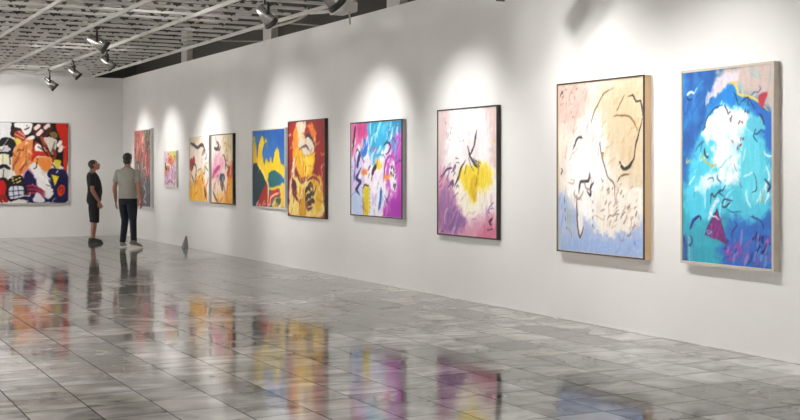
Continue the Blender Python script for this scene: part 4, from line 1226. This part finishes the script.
def figure(name, label, loc, rz, pose):
    root = empty(name, loc, rz)
    tag(root, label, 'person', 'visitors looking at the paintings')
    J = pose
    S = J['skin']
    bm = bmesh.new()
    # trunk
    loft(bm, J['torso'])
    # neck and head
    nk, hd = Vector(J['neck']), Vector(J['head'])
    M = Matrix.Translation(hd) @ Matrix.Rotation(J.get('turn', 0), 4, 'Z') @ Matrix.Rotation(J.get('tilt', 0), 4, 'X')
    tube(bm, [nk - Vector((0, 0, 0.05)), nk, vlerp(nk, hd, 0.5), hd + Vector((0, -0.01, 0.0))], [(0.085, 0.07), (0.062, 0.062), (0.056, 0.058), (0.056, 0.056)], 14)
    head_parts(bm, M)
    for sh, el, wr, hn, pn, ts in J['arms']:
        sh, el, wr = Vector(sh), Vector(el), Vector(wr)
        ell(bm, sh, (0.058, 0.058, 0.060))
        tube(bm, [sh + (sh - el) * 0.02, vlerp(sh, el, 0.4), vlerp(sh, el, 0.85), el, vlerp(el, wr, 0.3), vlerp(el, wr, 0.7), wr],
             [0.052, 0.050, 0.041, 0.041, 0.042, 0.034, 0.026], 12)
        tube(bm, [vlerp(el, wr, 0.9), wr, wr + Vector(hn) * 0.02], [0.028, 0.026, 0.022], 10)
        hand(bm, wr, hn, pn, ts)
    for hp, kn, an, fd in J['legs']:
        hp, kn, an = Vector(hp), Vector(kn), Vector(an)
        tube(bm, [hp, vlerp(hp, kn, 0.35), vlerp(hp, kn, 0.8), kn, vlerp(kn, an, 0.3), vlerp(kn, an, 0.7), an],
             [0.088, 0.084, 0.064, 0.056, 0.056, 0.043, 0.035], 14)
        f = Vector(fd)
        ell(bm, an + Vector((0, 0, -0.03)), (0.036, 0.038, 0.04))
        tube(bm, [an + Vector((0, 0, -0.035)) - f * 0.03, an + Vector((0, 0, -0.045)) + f * 0.06, an + Vector((0, 0, -0.055)) + f * 0.13], [0.032, 0.034, 0.026], 10)
    remeshed('body', bm, S, root, 0.0065, 5)
    # eyes, mouth, hair
    for s in (-1, 1):
        b = bmesh.new(); ell(b, M @ Vector((s * 0.030, 0.074, 0.004)), (0.012, 0.012, 0.010)); obj('eye', b, M_EYE, root, True)
    b = bmesh.new(); ell(b, M @ Vector((0, 0.093, -0.062)), (0.022, 0.006, 0.006), M.to_3x3()); obj('mouth', b, M_LIP, root, True)
    b = bmesh.new()
    for c, r in J['hair']:
        ell(b, M @ Vector(c), r, M.to_3x3(), 24, 16)
    remeshed('hair', b, J['hairmat'], root, 0.007, 2)
    # shirt
    b = bmesh.new()
    loft(b, J['shirt'])
    for (sh, el, wr, hn, pn, ts), L in zip(J['arms'], (J['sleeve'],) * 2):
        sh, el = Vector(sh), Vector(el)
        ell(b, sh, (0.062, 0.068, 0.058))
        tube(b, [sh + (sh - el) * 0.02, vlerp(sh, el, L * 0.5), vlerp(sh, el, L)], [0.056, 0.064, 0.070], 14)
    tube(b, [nk - Vector((0, 0, 0.075)), nk - Vector((0, 0, 0.02))], [(0.12, 0.09), (0.074, 0.074)], 16)
    remeshed('shirt', b, J['shirtmat'], root, 0.010, 4)
    # trousers or shorts
    b = bmesh.new()
    loft(b, J['hips'])
    for (hp, kn, an, fd), R in zip(J['legs'], J['trouser']):
        hp, kn, an = Vector(hp), Vector(kn), Vector(an)
        path = []
        for t, r in R:
            p = vlerp(hp, kn, t) if t <= 1 else vlerp(kn, an, t - 1)
            path.append((p, r))
        tube(b, [p for p, r in path], [r for p, r in path], 16)
    remeshed(J['lowername'], b, J['lowermat'], root, 0.010, 4)
    for hp, kn, an, fd in J['legs']:
        an, f = Vector(an), Vector(fd).normalized()
        side = f.cross(Vector((0, 0, 1))).normalized()
        up = side.cross(f).normalized()
        def q(a, h_): return an + f * a + up * (h_ - 0.085)
        b = bmesh.new()
        tube(b, [q(-0.075, 0.05), q(-0.05, 0.055), q(0.0, 0.062), q(0.07, 0.052), q(0.14, 0.042), q(0.19, 0.034)],
             [(0.030, 0.036), (0.036, 0.046), (0.041, 0.050), (0.045, 0.040), (0.043, 0.030), (0.028, 0.018)], 16)
        tube(b, [an + up * -0.01, an + up * 0.025], [0.046, 0.045], 14)
        sh = remeshed('shoe', b, J['shoemat'], root, 0.008, 3)
        b = bmesh.new()
        pts = ((-0.085, 0.022), (-0.07, 0.034), (0.0, 0.036), (0.06, 0.042), (0.12, 0.046), (0.17, 0.040), (0.205, 0.016))
        lo_, hi_ = [], []
        for a, w in pts + tuple((a, -w) for a, w in pts[::-1]):
            lo_.append(b.verts.new(q(a, 0.0) + side * w)); hi_.append(b.verts.new(q(a, 0.026) + side * w * 1.03))
        n = len(lo_)
        for i in range(n):
            j = (i + 1) % n
            b.faces.new((lo_[i], lo_[j], hi_[j], hi_[i]))
        b.faces.new(lo_[::-1]); b.faces.new(hi_)
        bmesh.ops.recalc_face_normals(b, faces=b.faces[:])
        obj('sole', b, J['solemat'], sh)
    return root

def unit(*v): return tuple(Vector(v).normalized())

# first visitor: side on, head thrown back to look up (local +Y is where he faces)
man_a = dict(
    skin=M_SKIN, hairmat=M_STUBBLE, shirtmat=M_BTEE, lowermat=M_SHORT, lowername='shorts', shoemat=M_SHOE, solemat=M_SOLEB,
    torso=[(0.80, 0, 0.0, 0.10, 0.09), (0.86, 0, 0.0, 0.165, 0.125), (0.95, 0, 0.0, 0.17, 0.125), (1.05, 0, 0.02, 0.16, 0.125), (1.15, 0, 0.018, 0.165, 0.122), (1.28, 0, 0.0, 0.18, 0.122), (1.38, 0, -0.02, 0.175, 0.105), (1.44, 0, -0.03, 0.12, 0.075), (1.47, 0, -0.03, 0.07, 0.06)],
    neck=(0, -0.025, 1.46), head=(0, 0.015, 1.595), tilt=0.42,
    arms=[((-0.20, -0.02, 1.385), (-0.235, -0.03, 1.09), (-0.225, 0.10, 0.86), unit(0.05, 0.35, -1), (1, 0.1, 0), 1),
          ((0.20, -0.02, 1.385), (0.235, -0.02, 1.09), (0.225, 0.11, 0.86), unit(-0.05, 0.35, -1), (-1, 0.1, 0), -1)],
    legs=[((-0.09, 0.0, 0.88), (-0.105, 0.015, 0.48), (-0.11, -0.03, 0.085), unit(-0.12, 1, 0)),
          ((0.09, 0.0, 0.88), (0.105, 0.02, 0.48), (0.11, -0.01, 0.085), unit(0.12, 1, 0))],
    hair=[((0, -0.020, 0.040), (0.080, 0.096, 0.086)), ((0, -0.045, -0.010), (0.072, 0.062, 0.060))],
    shirt=[(0.86, 0, 0.005, 0.195, 0.150), (0.95, 0, 0.012, 0.192, 0.150), (1.05, 0, 0.028, 0.186, 0.150), (1.15, 0, 0.024, 0.188, 0.146), (1.28, 0, 0.002, 0.20, 0.142), (1.38, 0, -0.02, 0.195, 0.122), (1.435, 0, -0.03, 0.15, 0.092), (1.455, 0, -0.03, 0.09, 0.07)],
    sleeve=0.72,
    hips=[(0.80, 0, 0, 0.15, 0.12), (0.86, 0, 0, 0.186, 0.142), (0.97, 0, 0, 0.180, 0.138)],
    trouser=[((0.0, 0.10), (0.4, 0.112), (0.8, 0.104), (1.0, 0.098), (1.14, 0.096))] * 2,
)
figure('person', 'person in black shirt and dark shorts, side on, looking up', (5.72, 24.78, 0), math.radians(-104), man_a)

# second visitor: seen from behind, walking with one foot crossing over
man_b = dict(
    skin=M_SKIN2, hairmat=M_HAIR, shirtmat=M_GTEE, lowermat=M_JEAN, lowername='jeans', shoemat=M_SNEAK, solemat=M_SOLEW,
    torso=[(0.84, 0, 0, 0.10, 0.09), (0.92, 0, 0, 0.165, 0.12), (1.02, 0, 0.0, 0.155, 0.11), (1.13, 0, 0.0, 0.15, 0.105), (1.25, 0, 0.0, 0.17, 0.115), (1.38, 0, -0.01, 0.18, 0.116), (1.45, 0, -0.02, 0.165, 0.10), (1.51, 0, -0.025, 0.12, 0.075), (1.56, 0, -0.02, 0.07, 0.06)],
    neck=(0, -0.02, 1.56), head=(0, 0.01, 1.70), tilt=0.03, turn=-0.12,
    arms=[((-0.185, -0.015, 1.455), (-0.245, -0.05, 1.155), (-0.25, 0.03, 0.90), unit(0.0, 0.15, -1), (1, 0.1, 0), 1),
          ((0.185, -0.015, 1.455), (0.255, -0.07, 1.16), (0.255, 0.06, 0.91), unit(0.0, 0.15, -1), (-1, 0.1, 0), -1)],
    legs=[((-0.09, 0, 0.94), (-0.085, 0.09, 0.52), (-0.125, 0.06, 0.085), unit(-0.05, 1, 0)),
          ((0.09, 0, 0.94), (0.095, 0.03, 0.52), (0.20, -0.22, 0.125), unit(0.72, 0.75, -0.24))],
    hair=[((0, -0.020, 0.044), (0.087, 0.104, 0.092)), ((0, -0.045, -0.030), (0.076, 0.060, 0.070)), ((0, 0.05, 0.085), (0.06, 0.045, 0.03))],
    shirt=[(0.95, 0, 0, 0.190, 0.138), (1.02, 0, 0, 0.182, 0.135), (1.13, 0, 0, 0.176, 0.132), (1.25, 0, 0, 0.190, 0.136), (1.38, 0, -0.01, 0.200, 0.134), (1.44, 0, -0.02, 0.196, 0.120), (1.495, 0, -0.025, 0.165, 0.096), (1.535, 0, -0.025, 0.105, 0.08), (1.555, 0, -0.02, 0.075, 0.068)],
    sleeve=0.62,
    hips=[(0.84, 0, 0, 0.14, 0.11), (0.92, 0, 0, 0.178, 0.132), (1.03, 0, 0, 0.172, 0.126)],
    trouser=[((0.0, 0.095), (0.4, 0.098), (0.8, 0.080), (1.0, 0.072), (1.4, 0.066), (1.8, 0.062), (1.97, 0.062))] * 2,
)
figure('person', 'person in grey T-shirt and dark jeans, seen from behind walking', (5.97, 23.02, 0), math.radians(-34), man_b)
